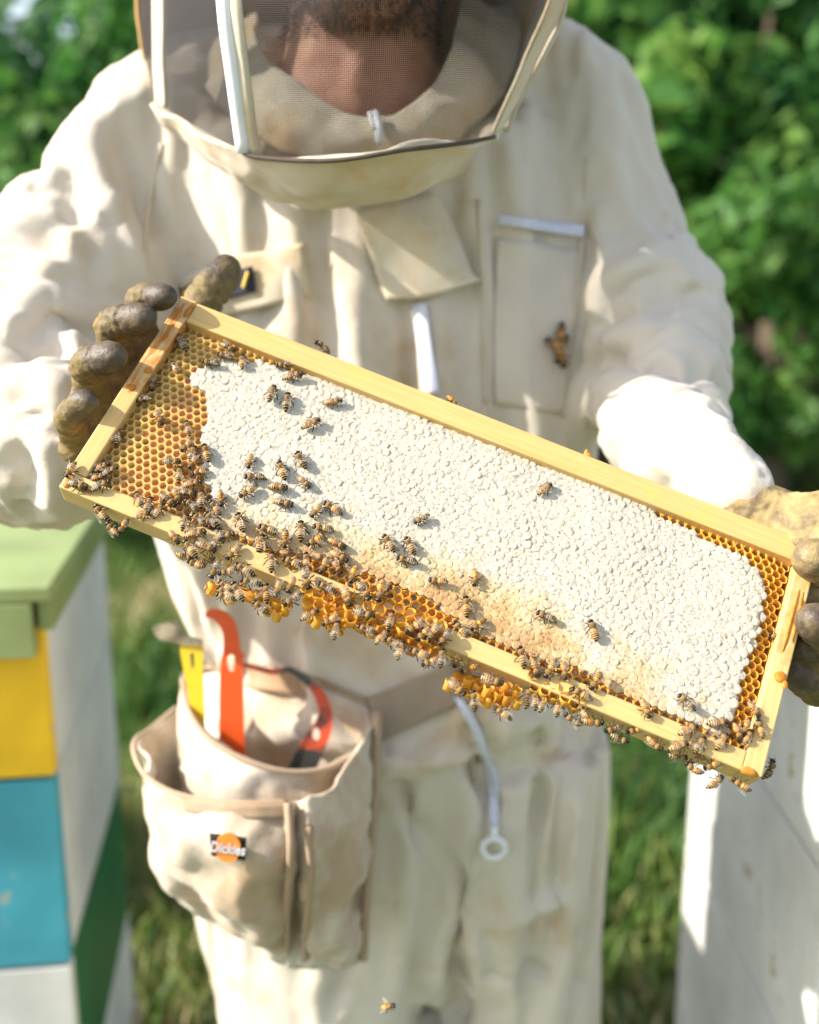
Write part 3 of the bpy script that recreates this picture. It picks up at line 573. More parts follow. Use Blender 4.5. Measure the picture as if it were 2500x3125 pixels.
O1 = [(385, 1640, .93), (345, 1680, .89), (310, 1690, .855), (330, 1750, .81), (390, 1790, .775), (470, 1805, .76), (540, 1810, .76), (610, 1800, .78)]
O2 = [(400, 1760, .93), (362, 1790, .895), (330, 1800, .87), (350, 1860, .825), (410, 1900, .80), (480, 1930, .79), (545, 1945, .79), (606, 1940, .80)]
O3 = [(420, 1840, .93), (385, 1850, .91), (352, 1850, .895), (395, 1915, .87), (460, 1950, .855), (510, 1980, .85), (560, 2008, .85), (606, 2020, .85)]
sheet('outer_pocket', grid_spline(px_grid([O0, O1, O2, O3]), 8, 10), M_POUCH, ap, .003, .011, 20)
b = MB(); b.tube(crom([at(x, y, d) for x, y, d in O0], 6), .0024, 8); b.obj('pocket_hem', M_POUCH_RIM, ap, True)
sheet('pocket_band', grid_spline(px_grid([[(x, y+2, d-.003) for x, y, d in O0[3:]], [(x+3, y+32, d-.006) for x, y, d in O0[3:]]]), 8, 4), M_POUCH_RIM, ap, .003, .002)
sheet('pleated_pocket', grid_spline(px_grid([[(604, 1692, .782), (625, 1690, .80), (645, 1680, .785), (700, 1660, .80), (750, 1600, .84), (788, 1520, .885)], [(606, 1790, .775), (624, 1790, .80), (650, 1780, .775), (705, 1760, .785), (750, 1730, .82), (786, 1680, .87)],
   [(600, 1900, .795), (622, 1905, .815), (648, 1900, .785), (700, 1890, .795), (745, 1870, .825), (778, 1850, .865)], [(606, 2022, .85), (630, 2030, .85), (660, 2034, .84), (700, 2040, .84), (738, 2042, .85), (768, 2020, .87)]]), 8, 10), M_POUCH, ap, .003, .011, 24, seed=3)
for x0, x1 in ((790, 772),): b = MB(); b.tube(crom([at(796, 1500, .884), at(792, 1620, .872), at(782, 1780, .855), at(770, 1920, .852), at(766, 2020, .862)], 5), .004, 8); b.obj('pocket_hem', M_POUCH_RIM, ap, True)
for pts in ([(606, 1690, .779), (612, 1800, .764), (604, 1920, .79), (606, 2015, .845)], [(650, 1740, .775), (655, 1840, .775), (645, 1950, .80), (640, 2020, .84)]):
    b = MB(); b.tube(crom([at(*p) for p in pts], 5), .0032, 8); b.obj('seam_roll', M_POUCH_RIM, ap, True)
# maker's patch: black with an orange roundel and white writing
pc = [[(441, 1756, .7585), (480, 1760, .7565), (518, 1766, .755)], [(443, 1782, .757), (480, 1786, .755), (517, 1791, .754)], [(445, 1802, .7575), (480, 1808, .7555), (516, 1812, .754)]]
pcd = [[(x, y, d-.006) for x, y, d in r] for r in pc]; patch = sheet('maker_patch', grid_spline(px_grid(pcd), 6, 6), M_BLACK, ap, .002)
ctr = np.array(at(480, 1785, .745)); ux = at(517, 1790, .744)-at(443, 1781, .746); ux /= np.linalg.norm(ux); uz = at(480, 1756, .745)-at(480, 1808, .744); uz -= ux*(ux@uz); uz /= np.linalg.norm(uz); un = np.cross(ux, uz)
un = un if un@(C0-ctr) > 0 else -un
disc = [ctr+ux*.0098*math.cos(a)+uz*.0118*math.sin(a)+un*.001 for a in np.linspace(0, 2*math.pi, 28)[:-1]]; obj('orange_roundel', disc+[p-un*.002 for p in disc], [tuple(range(27)), tuple(range(27, 54))[::-1]]+[(i, (i+1) % 27, 27+(i+1) % 27, 27+i) for i in range(27)], M_ORANGEP, patch, False)
cu = bpy.data.curves.new('lettering', 'FONT'); cu.body = 'Dickies'; cu.size = .0092; cu.extrude = .0003; cu.align_x = 'CENTER'; cu.align_y = 'CENTER'; cu.shear = .2; cu.offset = .0002
to = bpy.data.objects.new('lettering', cu); COL.objects.link(to); dg = bpy.context.evaluated_depsgraph_get(); tm = bpy.data.meshes.new_from_object(to.evaluated_get(dg)); bpy.data.objects.remove(to)
tm.transform(Matrix([[*(r_)] for r_ in np.vstack([np.column_stack([ux*1.0, uz*1.25, un, ctr+un*.0022-origin(patch)]), [0, 0, 0, 1]])])); tm.materials.append(M_GREYP); link('lettering', tm, patch)
# ---- gloves: each hand one continuous leather skin, fingers closed on the frame
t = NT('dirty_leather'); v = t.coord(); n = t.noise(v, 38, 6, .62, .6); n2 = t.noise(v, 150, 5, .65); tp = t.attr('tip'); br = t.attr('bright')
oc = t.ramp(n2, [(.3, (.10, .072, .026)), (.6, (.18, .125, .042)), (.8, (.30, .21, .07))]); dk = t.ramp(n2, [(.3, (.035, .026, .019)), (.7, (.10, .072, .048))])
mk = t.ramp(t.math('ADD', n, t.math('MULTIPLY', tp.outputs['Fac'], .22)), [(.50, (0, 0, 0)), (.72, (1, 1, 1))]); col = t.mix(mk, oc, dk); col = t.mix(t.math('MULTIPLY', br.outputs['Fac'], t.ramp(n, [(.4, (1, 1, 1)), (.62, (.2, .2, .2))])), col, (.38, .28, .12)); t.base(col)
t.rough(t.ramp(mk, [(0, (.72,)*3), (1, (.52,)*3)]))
vo = t.node('TexVoronoi', feature='DISTANCE_TO_EDGE'); t.l(v, vo.inputs['Vector']); vo.inputs['Scale'].default_value = 130
wv = t.ramp(vo.outputs['Distance'], [(0, (0, 0, 0)), (.12, (1, 1, 1))]); t.bump(t.math('ADD', t.math('MULTIPLY', n2, 1.0), t.math('MULTIPLY', t.noise(v, 60, 3, .6, 1.5), .9)), .7, .0016); M_GLOVE = t.m
zz3 = lambda x, y: (180+x*.3594, 750+y*.3594)
rr4 = lambda x, y: (2200+x*.3247, 1450+y*.3247)
def glove(fingers, extra, palm, seed, bright=None):
    B = Blob(); tips = []
    for pts, rad in fingers:
        P = [fl(*p) for p in pts]; c = crom(np.array(P), 4); rr = np.interp(np.linspace(0, 1, len(c)), np.linspace(0, 1, len(rad)), rad); B.chain(list(c), list(rr/1000), .25); tips.append(P[-1])
    for c, r in palm: B.chain(c, r, .25)
    V, F = B.skin(.0015, 5); N = vnormals(V, F); d = np.min([np.linalg.norm(V-t_, axis=1) for t_ in tips], axis=0)
    cr = np.zeros(len(V))
    for pts, rad in fingers:
        d_, t_ = seg_dist(V, [fl(*p) for p in pts]); L_ = t_.max()
        for f_, a_ in ((.44, .0016), (.60, .0010), (.80, .0012), (.70, .0006)): cr -= a_*np.exp(-((t_-f_*L_+.0012*noise(V*140))/.0014)**2)*(d_ < .018)
    h = cr+.0008*ridge(V*[55, 55, 150]+seed)*sstep(.012, .03, d)+.0004*noise(V*70+seed)+.0006*ridge(V*120+seed)*sstep(.008, .02, d)
    o = obj('glove', V+N*h[:, None], F, M_GLOVE, person); attr(o.data, 'tip', sstep(.023, .009, d))
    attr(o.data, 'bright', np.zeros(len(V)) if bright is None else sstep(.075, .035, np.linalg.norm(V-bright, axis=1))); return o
def tipat(px, h): u, v_ = loc(*px, h); return np.array([u, v_, h])
fing = []
for (px, h, r, m, b_) in ((zz3(865, 435), 7, 9.8, (-17, 1, -13), (-22, -2, -50)), (zz3(675, 620), 10, 11.0, (-19, -4, -13), (-25, -6, -52)), (zz3(425, 950), 10, 11.2, (-16, -3, -13), (-20, -4, -52)), (zz3(200, 1340), 3, 9.4, (-9, -6, -14), (-8, -8, -48))):
    T = tipat(px, h); fing.append(([tuple(T+b_), tuple(T+np.array(m)*[1.05, 1, 1.9]), tuple(T+m), tuple(T)], [r*1.05, r*1.0, r*1.02, r]))
    fing[-1] = (fing[-1][0]+[tuple(T+[4.5, 0, 3.5])], fing[-1][1]+[r*.80])
TH = tipat(zz3(1415, 205), -32); fing.append(([(2, 105, -66), (TH[0]-7, TH[1]-58, -52), (TH[0]-3, TH[1]-26, -36), tuple(TH-[0, 6, 0]), tuple(TH)], [15, 14.5, 13.8, 13.6, 12.0]))
kn = [fl(*f[0][0]) for f in fing[:4]]; wrist = at(165, 965, .785); pm = fl(-6, 78, -72)
glove(fing, None, [([wrist, wrist*.5+pm*.5, pm], [.034, .032, .03])]+[([pm, k_], [.026, .013]) for k_ in kn]+[([pm, fl(2, 105, -66)], [.027, .016])]+[(kn, [.0125, .014, .014, .012])], 3)
fing = []
for (px, h, r, m, b_) in ((rr4(868, 800), 8, 13.2, (14, 4, -15), (12, 2, -52)), (rr4(905, 1400), 7, 13.0, (16, 2, -15), (14, 0, -52)), (rr4(830, 1640), -20, 11.5, (16, 2, -12), (14, 2, -40))):
    T = tipat(px, h); fing.append(([tuple(T+b_), tuple(T+np.array(m)*[1.05, 1, 1.9]), tuple(T+m), tuple(T), tuple(T+[-4, -1, 3])], [r*1.05, r, r*1.02, r, r*.8]))
T = tipat(rr4(800, 1900), -34); fing.append(([tuple(T+[20, 14, -34]), tuple(T+[10, 8, -16]), tuple(T+[2, 2, -3]), tuple(T), tuple(T+[-8, -1, 3])], [11, 10.5, 10.5, 10.3, 9]))
kn = [fl(*f[0][0]) for f in fing[:4]]; w1 = at(1560, 1080, .715); p1_ = at(1650, 1118, .70); p2_ = at(1740, 1128, .68)
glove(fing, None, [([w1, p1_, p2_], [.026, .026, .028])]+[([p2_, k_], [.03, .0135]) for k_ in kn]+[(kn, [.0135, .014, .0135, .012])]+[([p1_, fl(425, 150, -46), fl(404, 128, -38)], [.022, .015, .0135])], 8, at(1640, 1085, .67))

# ================================================================== the frame of honeycomb
def wood(name, a, b, axis, prop=None, prop_bits=.57):
    t = NT(name); sc = [90, 90, 90]; sc[axis] = 3.2; v = t.coord('Object', tuple(sc)); v2 = t.coord('Object'); n = t.noise(v, 5.5, 6, .6, .6); f = t.noise(v, 22, 3, .6); k = t.noise(v2, 26, 4)
    c = t.ramp(t.mix(.35, n, f), [(.28, a), (.5, tuple((x+y)/2 for x, y in zip(a, b))), (.72, b)])
    st = t.ramp(k, [(prop_bits, (0, 0, 0)), (prop_bits+.1, (1, 1, 1))]); c = t.mix(t.math('MULTIPLY', st, .55), c, (.72, .42, .08))
    if prop: c = prop(t, v2, c)
    t.base(c); t.rough(.5); t.bump(t.mix(.5, n, f), .22, .0008); return t.m
WA, WB = (.50, .30, .09), (.66, .46, .19)
def propolis(lo, hi, seed, amt, ra=.9):
    def f(t, v2, c):
        s = t.node('SeparateXYZ'); t.l(v2, s.inputs[0]); w = t.noise(v2, 60, 5, .6, 1); y = t.math('ADD', s.outputs[1], t.math('MULTIPLY', w, .03))
        band = t.math('MULTIPLY', t.math('GREATER_THAN', y, lo+.015), t.math('LESS_THAN', y, hi+.015)); g = t.coord('Object', (150, 22, 150)); q = t.noise(g, 2.4, 5, .6, .8)
        red = t.ramp(q, [(.42, (1, 1, 1)), (.56, (0, 0, 0))]); gum = t.ramp(t.noise(v2, 120, 4), [(.3, (.50, .25, .055)), (.6, (.66, .47, .22))])
        c2 = t.mix(t.math('MULTIPLY', band, amt), c, gum); return t.mix(t.math('MULTIPLY', band, t.math('MULTIPLY', red, ra)), c2, (.50, .155, .012))
    return f
M_TOP = wood('pine_top_bar', WA, WB, 0); M_BOT = wood('pine_bottom_bar', (.52, .33, .11), (.68, .49, .21), 0, None, .62)
M_SIDE_L = wood('pine_side_bar_gummed', WA, WB, 1, propolis(.078, .152, 1, .75)); M_SIDE_R = wood('pine_side_bar_waxed', (.52, .33, .11), (.68, .49, .22), 1, propolis(.072, .134, 2, .6, .25))
MF = Matrix([[*(r_)] for r_ in np.vstack([np.column_stack([EX, EY, EN, FO]), [0, 0, 0, 1]])])
frame = root_empty('honeycomb_frame', None, 'wooden hive frame full of white capped honeycomb held tilted in two gloved hands', 'hive frame', M=MF)
def bar(name, lo, hi, mat, bev=.8, chips=0):
    b = MB(); b.box(np.array(lo)/1000, np.array(hi)/1000, None, bev/1000); o = link(name, mesh_data(name, b.V, b.F, mat, False), frame); return o
bar('top_bar', (12.2, 141.8, -26), (435.8, 158.4, 0), M_TOP); bar('bottom_bar', (.2, -1.0, -18.5), (436.2, 11.2, 0), M_BOT, .9)
sb = bar('side_bar', (0, 11.5, -27), (12, 159.2, .5), M_SIDE_L, 1.0); sb['label'] = 'left side bar stained with orange propolis'
bar('side_bar', (436.4, -.6, -27), (448, 159.2, .6), M_SIDE_R, 1.0)
# wax and gum standing on the bars: bits of real wax
t = NT('burr_wax'); v = t.coord(); n = t.noise(v, 140, 4); wc = t.ramp(n, [(.3, (.42, .17, .015)), (.6, (.68, .36, .06)), (.8, (.76, .52, .18))]); t.base(wc); t.rough(.5); t.translucent((.95, .55, .08), .45); t.bump(t.noise(v, 500, 3), .3, .0005); M_BURR = t.m
def lump(u, v_, h, su, sv, sh, seed, name='wax_scrap'):
    P = ICOV*[su, sv, sh]; P = P*(1+.45*noise(ICOV*2.2+seed))[:, None]+[u, v_, h]; return link(name, mesh_data(name, P/1000, ICOF, M_BURR), frame)
for i, a in enumerate([(181, 160, -5, 1.6, 3.4, 2), (176, 159, -4, 1.2, 1.6, 1.5), (254, 159, -8, 1.2, 1.8, 1.5), (292, 161, -6, 3.2, 3.2, 3), (290, 163.5, -6, 1.2, 3, 2), (444, 62, 1, 3.4, 3.6, 1.8), (447, 58, 2, 1.6, 3, 1.4), (9, 96, 1, 2.8, 2.0, 1.0), (6, 128, .8, 1.4, 8, .7), (10, 150, .6, 2, 7, .9), (5, 80, .8, 3.2, 2.4, .8), (12, 3, .5, 8, 1.4, 1), (4, 5, 0, 3, 5, 1.2), (440, 0, 0, 6, 2.4, 1.4), (150, 10, 1, 6, 3, 1.4), (445, 104, .8, 1.2, 18, .9), (441.5, 100, .7, 1.0, 24, .8)]): lump(*a, i*3.7)
# ---- comb
def cap_wax():
    t = NT('wax_capping'); tc = t.node('TexCoord'); tc.object = frame; s = t.node('SeparateXYZ'); t.l(tc.outputs['Object'], s.inputs[0]); v = tc.outputs['Object']
    lim = t.ramp(t.math('DIVIDE', s.outputs[0], .448), [(x/448, (y/100,)*3) for x, y in ((60, 12), (95, 22), (150, 36), (230, 46), (300, 40), (350, 30), (400, 16), (436, 6))])
    n = t.noise(v, 34, 4, .6); n2 = t.noise(v, 120, 3, .6); n3 = t.noise(v, 520, 5, .65)
    g = t.math('ADD', t.math('MULTIPLY', t.math('SUBTRACT', t.math('MULTIPLY', lim, .1), s.outputs[1]), 26), t.math('ADD', t.math('MULTIPLY', t.math('SUBTRACT', n, .5), 1.9), t.math('MULTIPLY', t.math('SUBTRACT', n2, .5), 1.3)))
    base = t.ramp(t.math('ADD', g, .5), [(0, (.54, .505, .41)), (.25, (.55, .485, .35)), (.5, (.56, .46, .28)), (.75, (.56, .41, .20)), (1, (.48, .30, .13))])
    fl_ = t.ramp(n3, [(.315, (.34, .24, .21)), (.425, (1, 1, 1)), (.66, (1.12, 1.12, 1.14))]); col = t.mix(1, base, fl_, 'MULTIPLY'); t.base(col)
    t.rough(t.ramp(g, [(0, (.62,)*3), (.6, (.26,)*3)])); t.bump(t.mix(.45, n3, t.noise(v, 1300, 3)), .8, .0006); t.translucent(t.mix(.5, col, (.9, .6, .2)), .16); return t.m
def wax(name, stops, rough, transl, tcol, bump=.3, spec=.5):
    t = NT(name); v = t.coord(); oi = t.node('ObjectInfo'); n = t.noise(v, 330, 4, .6); t.base(t.ramp(n, stops)); t.rough(rough); t.b.inputs['Specular IOR Level'].default_value = spec
    if transl: t.translucent(tcol, transl)
    if bump: t.bump(t.noise(v, 900, 3), bump, .0004)
    return t.m
M_RIM = wax('fresh_wax_wall', [(.3, (.86, .71, .27)), (.7, (.90, .81, .45))], .45, .6, (.95, .70, .18))
M_RIMY = wax('yellow_wax_wall', [(.3, (.78, .48, .06)), (.7, (.88, .62, .14))], .4, .5, (1, .62, .08))
M_FLOOR_R = wax('bee_bread_floor', [(.3, (.46, .08, .025)), (.7, (.68, .20, .06))], .3, 0, None)
M_FLOOR_Y = wax('empty_cell_floor', [(.3, (.48, .31, .05)), (.7, (.66, .49, .13))], .5, .2, (.9, .6, .1))
M_FLOOR_H = wax('open_honey', [(.3, (.56, .13, .010)), (.7, (.80, .30, .03))], .06, .42, (1, .35, .02), .12, .8)
M_FLOOR_O = wax('orange_honey_floor', [(.3, (.62, .25, .015)), (.7, (.80, .42, .04))], .2, .4, (1, .5, .03), .2, .7)
M_CAP = cap_wax(); M_CAPW = wax('white_capping', [(.3, (.62, .56, .42)), (.6, (.78, .74, .61))], .6, .12, (.9, .85, .6), .9)
M_CAPC = wax('cream_capping', [(.3, (.70, .60, .40)), (.65, (.82, .76, .60))], .5, .2, (.95, .8, .4), .5)
M_CAPG = wax('golden_wet_capping', [(.3, (.66, .42, .15)), (.65, (.82, .66, .36))], .22, .3, (1, .62, .16), .5, .7)
M_CAPB = wax('brown_wet_capping', [(.3, (.40, .19, .08)), (.65, (.70, .48, .26))], .15, .25, (1, .45, .1), .4, .8)
M_CREV = wax('capping_seam', [(.45, (.17, .10, .075)), (.60, (.46, .38, .28))], .5, 0, None)
def cell_mesh(R, depth, wall, floor, seed, rag=0, taper=.96, hr=0, thin=0):
    q = np.random.default_rng(seed); n = 12; V = []; ang = np.arange(n)*2*math.pi/n+math.pi/6; hexr = np.where(np.arange(n) % 2 == 0, 1, .866)
    jit = 1+.035*q.normal(size=n); rg = rag*q.normal(size=n)
    for rr, z, rd in ((1.0, -1.6, 0), (1.0, -.12, .05), (.93+.03*thin, .10, .25), (.80+.11*thin, .02, .55), (.77+.12*thin, -.5, .65), (.76*taper+.08*thin, -depth, .6)):
        rad = R*rr*((1-rd)*hexr+rd*.93)*(jit if rd else 1); V += [(rad[i]*math.cos(ang[i]), rad[i]*math.sin(ang[i]), z+(rg[i] if z > -1 else 0)) for i in range(n)]
    V.append((0, 0, -depth-(.5 if hr else .15))); F = []; M = []
    for k in range(5):
        for i in range(n): F.append((k*n+i, k*n+(i+1) % n, (k+1)*n+(i+1) % n, (k+1)*n+i)); M.append(0)
    for i in range(n): F.append((5*n+i, 5*n+(i+1) % n, 6*n)); M.append(1)
    return np.array(V), F, M, [wall, floor]
def cap_mesh(R, mat, seed, dome):
    q = np.random.default_rng(seed); n = 12; ang = np.arange(n)*2*math.pi/n+math.pi/6; hexr = np.where(np.arange(n) % 2 == 0, 1.0, .94); j = 1+.03*q.normal(size=n); a0 = -2.3+.7*q.normal(); side = np.cos(ang-a0)
    out = R*(1.05*hexr*(j+.02*q.normal(size=n))-.16*q.random()**1.6*np.clip(side, 0, 1)**3-.13*(q.random(n) < .13)); ru = .30*q.random()*np.clip(np.cos(ang-a0+2.6), 0, 1)+.10*q.normal(size=n); V = []; tx, ty = .05*q.normal(size=2)
    for rr, z in ((1, -.24), (.95, -.06), (.86, .06*dome), (.5, .05*dome-.06)):
        for i in range(n):
            x, y = out[i]*rr*math.cos(ang[i]), out[i]*rr*math.sin(ang[i]); V.append((x, y, z+(ru[i]*(1 if .9 > rr > .8 else .4) if z > -.5 else 0)+tx*x+ty*y+(.10*q.normal() if .9 > rr else .05*q.normal())))
    V.append((0, 0, .25*dome+.08*q.normal())); F = [(k*n+i, k*n+(i+1) % n, (k+1)*n+(i+1) % n, (k+1)*n+i) for k in range(3) for i in range(n)]+[(3*n+i, 3*n+(i+1) % n, 4*n) for i in range(n)]
    return np.array(V), F, [0]*len(F), [mat]
RC = 3.118
KIND = {'red': [cell_mesh(RC, 2.0+.4*i, M_RIM, M_FLOOR_R, 50+i) for i in range(5)], 'yel': [cell_mesh(RC, 4.0+.6*i, M_RIM, M_FLOOR_Y, 60+i) for i in range(5)],
    'edge': [cell_mesh(RC, 4.6+.6*i, M_RIMY, M_FLOOR_O, 70+i, .25) for i in range(5)], 'honey': [cell_mesh(RC, 2.2+.5*i, M_RIMY, M_FLOOR_H, 80+i, .45, 1.0) for i in range(5)],
    'capw': [cap_mesh(RC, M_CAP, 100+i, .8+.3*(i % 3)) for i in range(12)], 'capc': [cap_mesh(RC, M_CAP, 120+i, .8+.3*(i % 3)) for i in range(10)],
    'capg': [cap_mesh(RC, M_CAP, 140+i, .7+.3*(i % 3)) for i in range(8)], 'capb': [cap_mesh(RC, M_CAP, 160+i, .4+.3*(i % 3)) for i in range(6)]}
def inpoly(x, y, P):
    r = False
    for (x0, y0), (x1, y1) in zip(P, P[1:]+P[:1]):
        if (y0 > y) != (y1 > y) and x < (x1-x0)*(y-y0)/(y1-y0)+x0: r = not r
    return r
PL = [(12, 143), (100, 143), (97, 136.8), (70, 136.2), (42, 124), (37, 111), (31, 105), (38, 101), (52, 97.5), (57, 84), (60, 72), (61, 65), (67, 63), (74, 50), (83, 36), (88, 26), (93, 11), (12, 11)]
PR = [(338, 143), (352, 137.8), (404, 132.4), (421, 124), (426, 100), (424.5, 63), (425, 30), (422, 11), (437, 11), (437, 143)]
wb = lambda u: np.interp(u, [93, 120, 150, 170, 200, 235, 262, 300, 328, 345, 370, 420, 436], [14, 15.5, 19, 26, 27, 25, 17.5, 15, 20, 19, 15.5, 14, 12])
wg = lambda u: np.interp(u, [60, 90, 150, 230, 300, 350, 400, 436], [20, 30, 50, 66, 58, 44, 26, 16])
def hs(u, v_):
    """height of the comb face below the front of the bars"""
    s = -3.2+1.1*float(noise(np.array([[u*.018, v_*.03, 3.3]]))[0])+.4*float(noise(np.array([[u*.06, v_*.06, 8.]]))[0]); eL = min(1, max(0, (u-12)/9)); eR = min(1, max(0, (436-u)/14)); eT = min(1, max(0, (141-v_)/9)); return s-3.0*(1-eL)-4.2*(1-eR)-2.2*(1-eT)
def hs_all(U, V_):
    z = np.zeros_like(U); s = -3.2+1.1*noise(np.stack([U*.018, V_*.03, z+3.3], -1))+.4*noise(np.stack([U*.06, V_*.06, z+8.], -1)); c = lambda x: np.clip(x, 0, 1)
    return s-3.0*(1-c((U-12)/9))-4.2*(1-c((436-U)/14))-2.2*(1-c((141-V_)/9))
comb = bpy.data.objects.new('honeycomb', None); COL.objects.link(comb); comb.parent = frame; comb.empty_display_size = .02
cells = []
q = np.random.default_rng(11)
for j in range(28):
    v_ = 13.6+j*4.68
    if v_ > 140.5: break
    for i in range(80):
        u = 14.6+5.4*i+(2.7 if j % 2 else 0)
        if u > 434.5: break
        du = .22*noise(np.array([[u*.11, v_*.11, 1.]]))[0]*2; dv = .22*noise(np.array([[u*.11, v_*.11, 21.]]))[0]*2
        if inpoly(u, v_, PL): k = 'yel' if (u < 26+8*q.random() or v_ > 112+5*q.random() or (v_ > 60 and u < 34-(110-v_)*.1 and v_ < 95 and q.random() < .8)) else 'red'
        elif inpoly(u, v_, PR): k = 'edge'
        elif v_ < wb(u): k = 'honey'
        elif v_ > 135.5 and (q.random() < .16 or 95 < u < 108): k = 'edge'
        else:
            g = (wg(u)-v_)/16+.5*noise(np.array([[u*.05, v_*.05, 5.]]))[0]+.25*q.normal(); k = 'capb' if g > 2.5 or (v_ < wb(u)+4 and q.random() < .5) else 'capg' if g+.5*q.normal() > 1.0 else 'capc' if g > -.5 or q.random() < .22 else 'capw'
        cap_ = k[:3] == 'cap'; cells.append((u+du+(.11*q.normal() if cap_ else 0), v_+dv+(.11*q.normal() if cap_ else 0), hs(u, v_)+(.06*q.normal() if cap_ else 0)-(1.2 if k in ('red', 'yel') else 1.6 if k == 'honey' else .6 if k == 'edge' else 0), k, int(q.integers(0, len(KIND[k]))), int(q.integers(0, 6))*math.pi/3))
SHARED = {}
def shared(k, vi):
    if (k, vi) not in SHARED:
        V, F, M, mats = KIND[k][vi]; SHARED[(k, vi)] = mesh_data('open_cell' if k[:3] != 'cap' else 'capped_cell', V/1000, F, mats, True, M)
    return SHARED[(k, vi)]
def place_cells(lst, nm, lab, parent):
    lst = sorted(lst, key=lambda c: np.linalg.norm(fl(*c[:3])-C0)); 
    for u, v_, h, k, vi, a in lst[:300]:
        o = link(nm, shared(k, vi), parent, (u/1000, v_/1000, h/1000)); o.rotation_euler.z = a if k[:3] == 'cap' else 0; sc_ = 1+.06*(vi/10-.3); o.scale = (sc_ if k[:3] == 'cap' else 1,)*2+(1,)
    allV = []; allF = []; allM = []; mats = []; b = 0
    for u, v_, h, k, vi, a in lst[300:]:
        V, F, M, ms = KIND[k][vi]; a = a if k[:3] == 'cap' else 0; ca, sa = math.cos(a), math.sin(a); sc_ = 1+.06*(vi/10-.3) if k[:3] == 'cap' else 1
        allV.append(np.column_stack([(V[:, 0]*ca-V[:, 1]*sa)*sc_+u, (V[:, 0]*sa+V[:, 1]*ca)*sc_+v_, V[:, 2]+h])/1000); allF += [tuple(x+b for x in f) for f in F]; b += len(V)
        for m_ in ms:
            if m_ not in mats: mats.append(m_)
        allM += [mats.index(ms[m_]) for m_ in M]
    if allV: o = link(nm+'_field', mesh_data(nm+'_field', np.vstack(allV), allF, mats, True, allM), parent, None, lab, 'stuff')
place_cells([c for c in cells if c[3][:3] != 'cap'], 'open_cell', 'remaining open wax cells farther up the comb', comb)
place_cells([c for c in cells if c[3][:3] == 'cap'], 'capped_cell', 'remaining white capped cells farther up the comb', comb)
# wax between the cells: a sheet just under the cappings, and the thick middle and rear of the comb
gu, gv = np.meshgrid(np.linspace(12.4, 435.6, 236), np.linspace(11.6, 141.4, 73)); gu = gu.ravel(); gv = gv.ravel(); H0 = hs_all(gu, gv); dep_ = np.where(gv < wb(gu)+1, 4.6, .015+.05*q.normal(size=len(gu))); dep_[[inpoly(a_, b_, PL) or inpoly(a_, b_, PR) for a_, b_ in zip(gu, gv)]] = 9.6; D = np.stack([gu, gv, H0-dep_], -1); ff = grid_faces(73, 236); Df = D.reshape(-1, 3); deep = dep_ > 2; fm_ = [1 if any(deep[k] for k in f) else 0 for f in ff]
link('wax_skin', mesh_data('wax_skin', Df/1000, ff, [M_CAP, M_CREV], True, fm_), comb)
b = MB(); b.box((.0125, .0116, -.026), (.4355, .1414, -.0150)); link('comb_core', mesh_data('comb_core', b.V, b.F, M_RIMY, False), comb)
# burr comb hanging on and under the bottom bar: ragged open cells round a lump of wax
def burr(poly, h0, R, seed, tilt, label):
    r = bpy.data.objects.new('burr_comb', None); COL.objects.link(r); r.parent = frame; r['label'] = label; r.empty_display_size = .01; q = np.random.default_rng(seed)
    P = np.array(poly); lo, hi = P.min(0), P.max(0); c = P.mean(0)
    for j in range(-1, int((hi[1]-lo[1])/(R*1.5))+2):
        for i in range(-1, int((hi[0]-lo[0])/(R*1.732))+2):
            u = lo[0]+i*R*1.732+(R*.866 if j % 2 else 0); v_ = lo[1]+j*R*1.5
            if not inpoly(u, v_, [tuple(p) for p in poly]): continue
            ed = min(1, max(0, (v_-lo[1])/14)); h = h0-(1-ed)*4+.8*q.normal(); V, F, M, ms = cell_mesh(R*(1+.03*q.normal()), 5.5+2*q.random(), M_RIMY if q.random() < .8 else M_BURR, M_FLOOR_O if q.random() < .6 else M_FLOOR_H, seed*100+i*17+j, .75, .96, 0, 1)
            V[:12, 2] += .5; V[:12, :2] *= .97
            o = link('open_cell', mesh_data('open_cell', V/1000, F, ms, True, M), r, (u/1000, v_/1000, h/1000)); o.rotation_euler = (-(tilt+.15*(1-ed))+.12*q.normal(), .12*q.normal(), 0)
    V = ICOV*[(hi[0]-lo[0])*.40, (hi[1]-lo[1])*.30, 4.5]; V = V*(1+.3*noise(ICOV*2.5+seed))[:, None]+[c[0], c[1]+2.5, h0-9]; link('wax_base', mesh_data('wax_base', V/1000, ICOF, M_BURR), r)
    for i in range(7):
        k = int(q.integers(0, len(P))); p = P[k]*.6+P[(k+1) % len(P)]*.4; V = ICOV*[.7, 1.6, .5]*(1+.5*noise(ICOV*2+i+seed))[:, None]+[p[0]+2*q.normal(), p[1]+1.5*q.normal(), h0-3]; link('wax_rag', mesh_data('wax_rag', V/1000, ICOF, M_BURR), r)
pl = lambda pts, h=2: [loc(x, y, h) for x, y in pts]
burr(pl([(925, 1790), (1000, 1790), (1100, 1815), (1200, 1840), (1300, 1880), (1372, 1925), (1368, 1950), (1330, 2000), (1280, 2010), (1190, 1940), (1140, 1915), (1080, 1920), (1010, 1905), (960, 1905), (930, 1860)]), 3.5, 3.9, 5, .35, 'large orange burr comb bulging over the bottom bar below the middle')
burr(pl([(1370, 2050), (1440, 2055), (1530, 2090), (1600, 2085), (1598, 2135), (1545, 2158), (1500, 2130), (1440, 2110), (1375, 2105)], -6), -5, 3.6, 6, .6, 'small open burr comb hanging under the bottom bar')
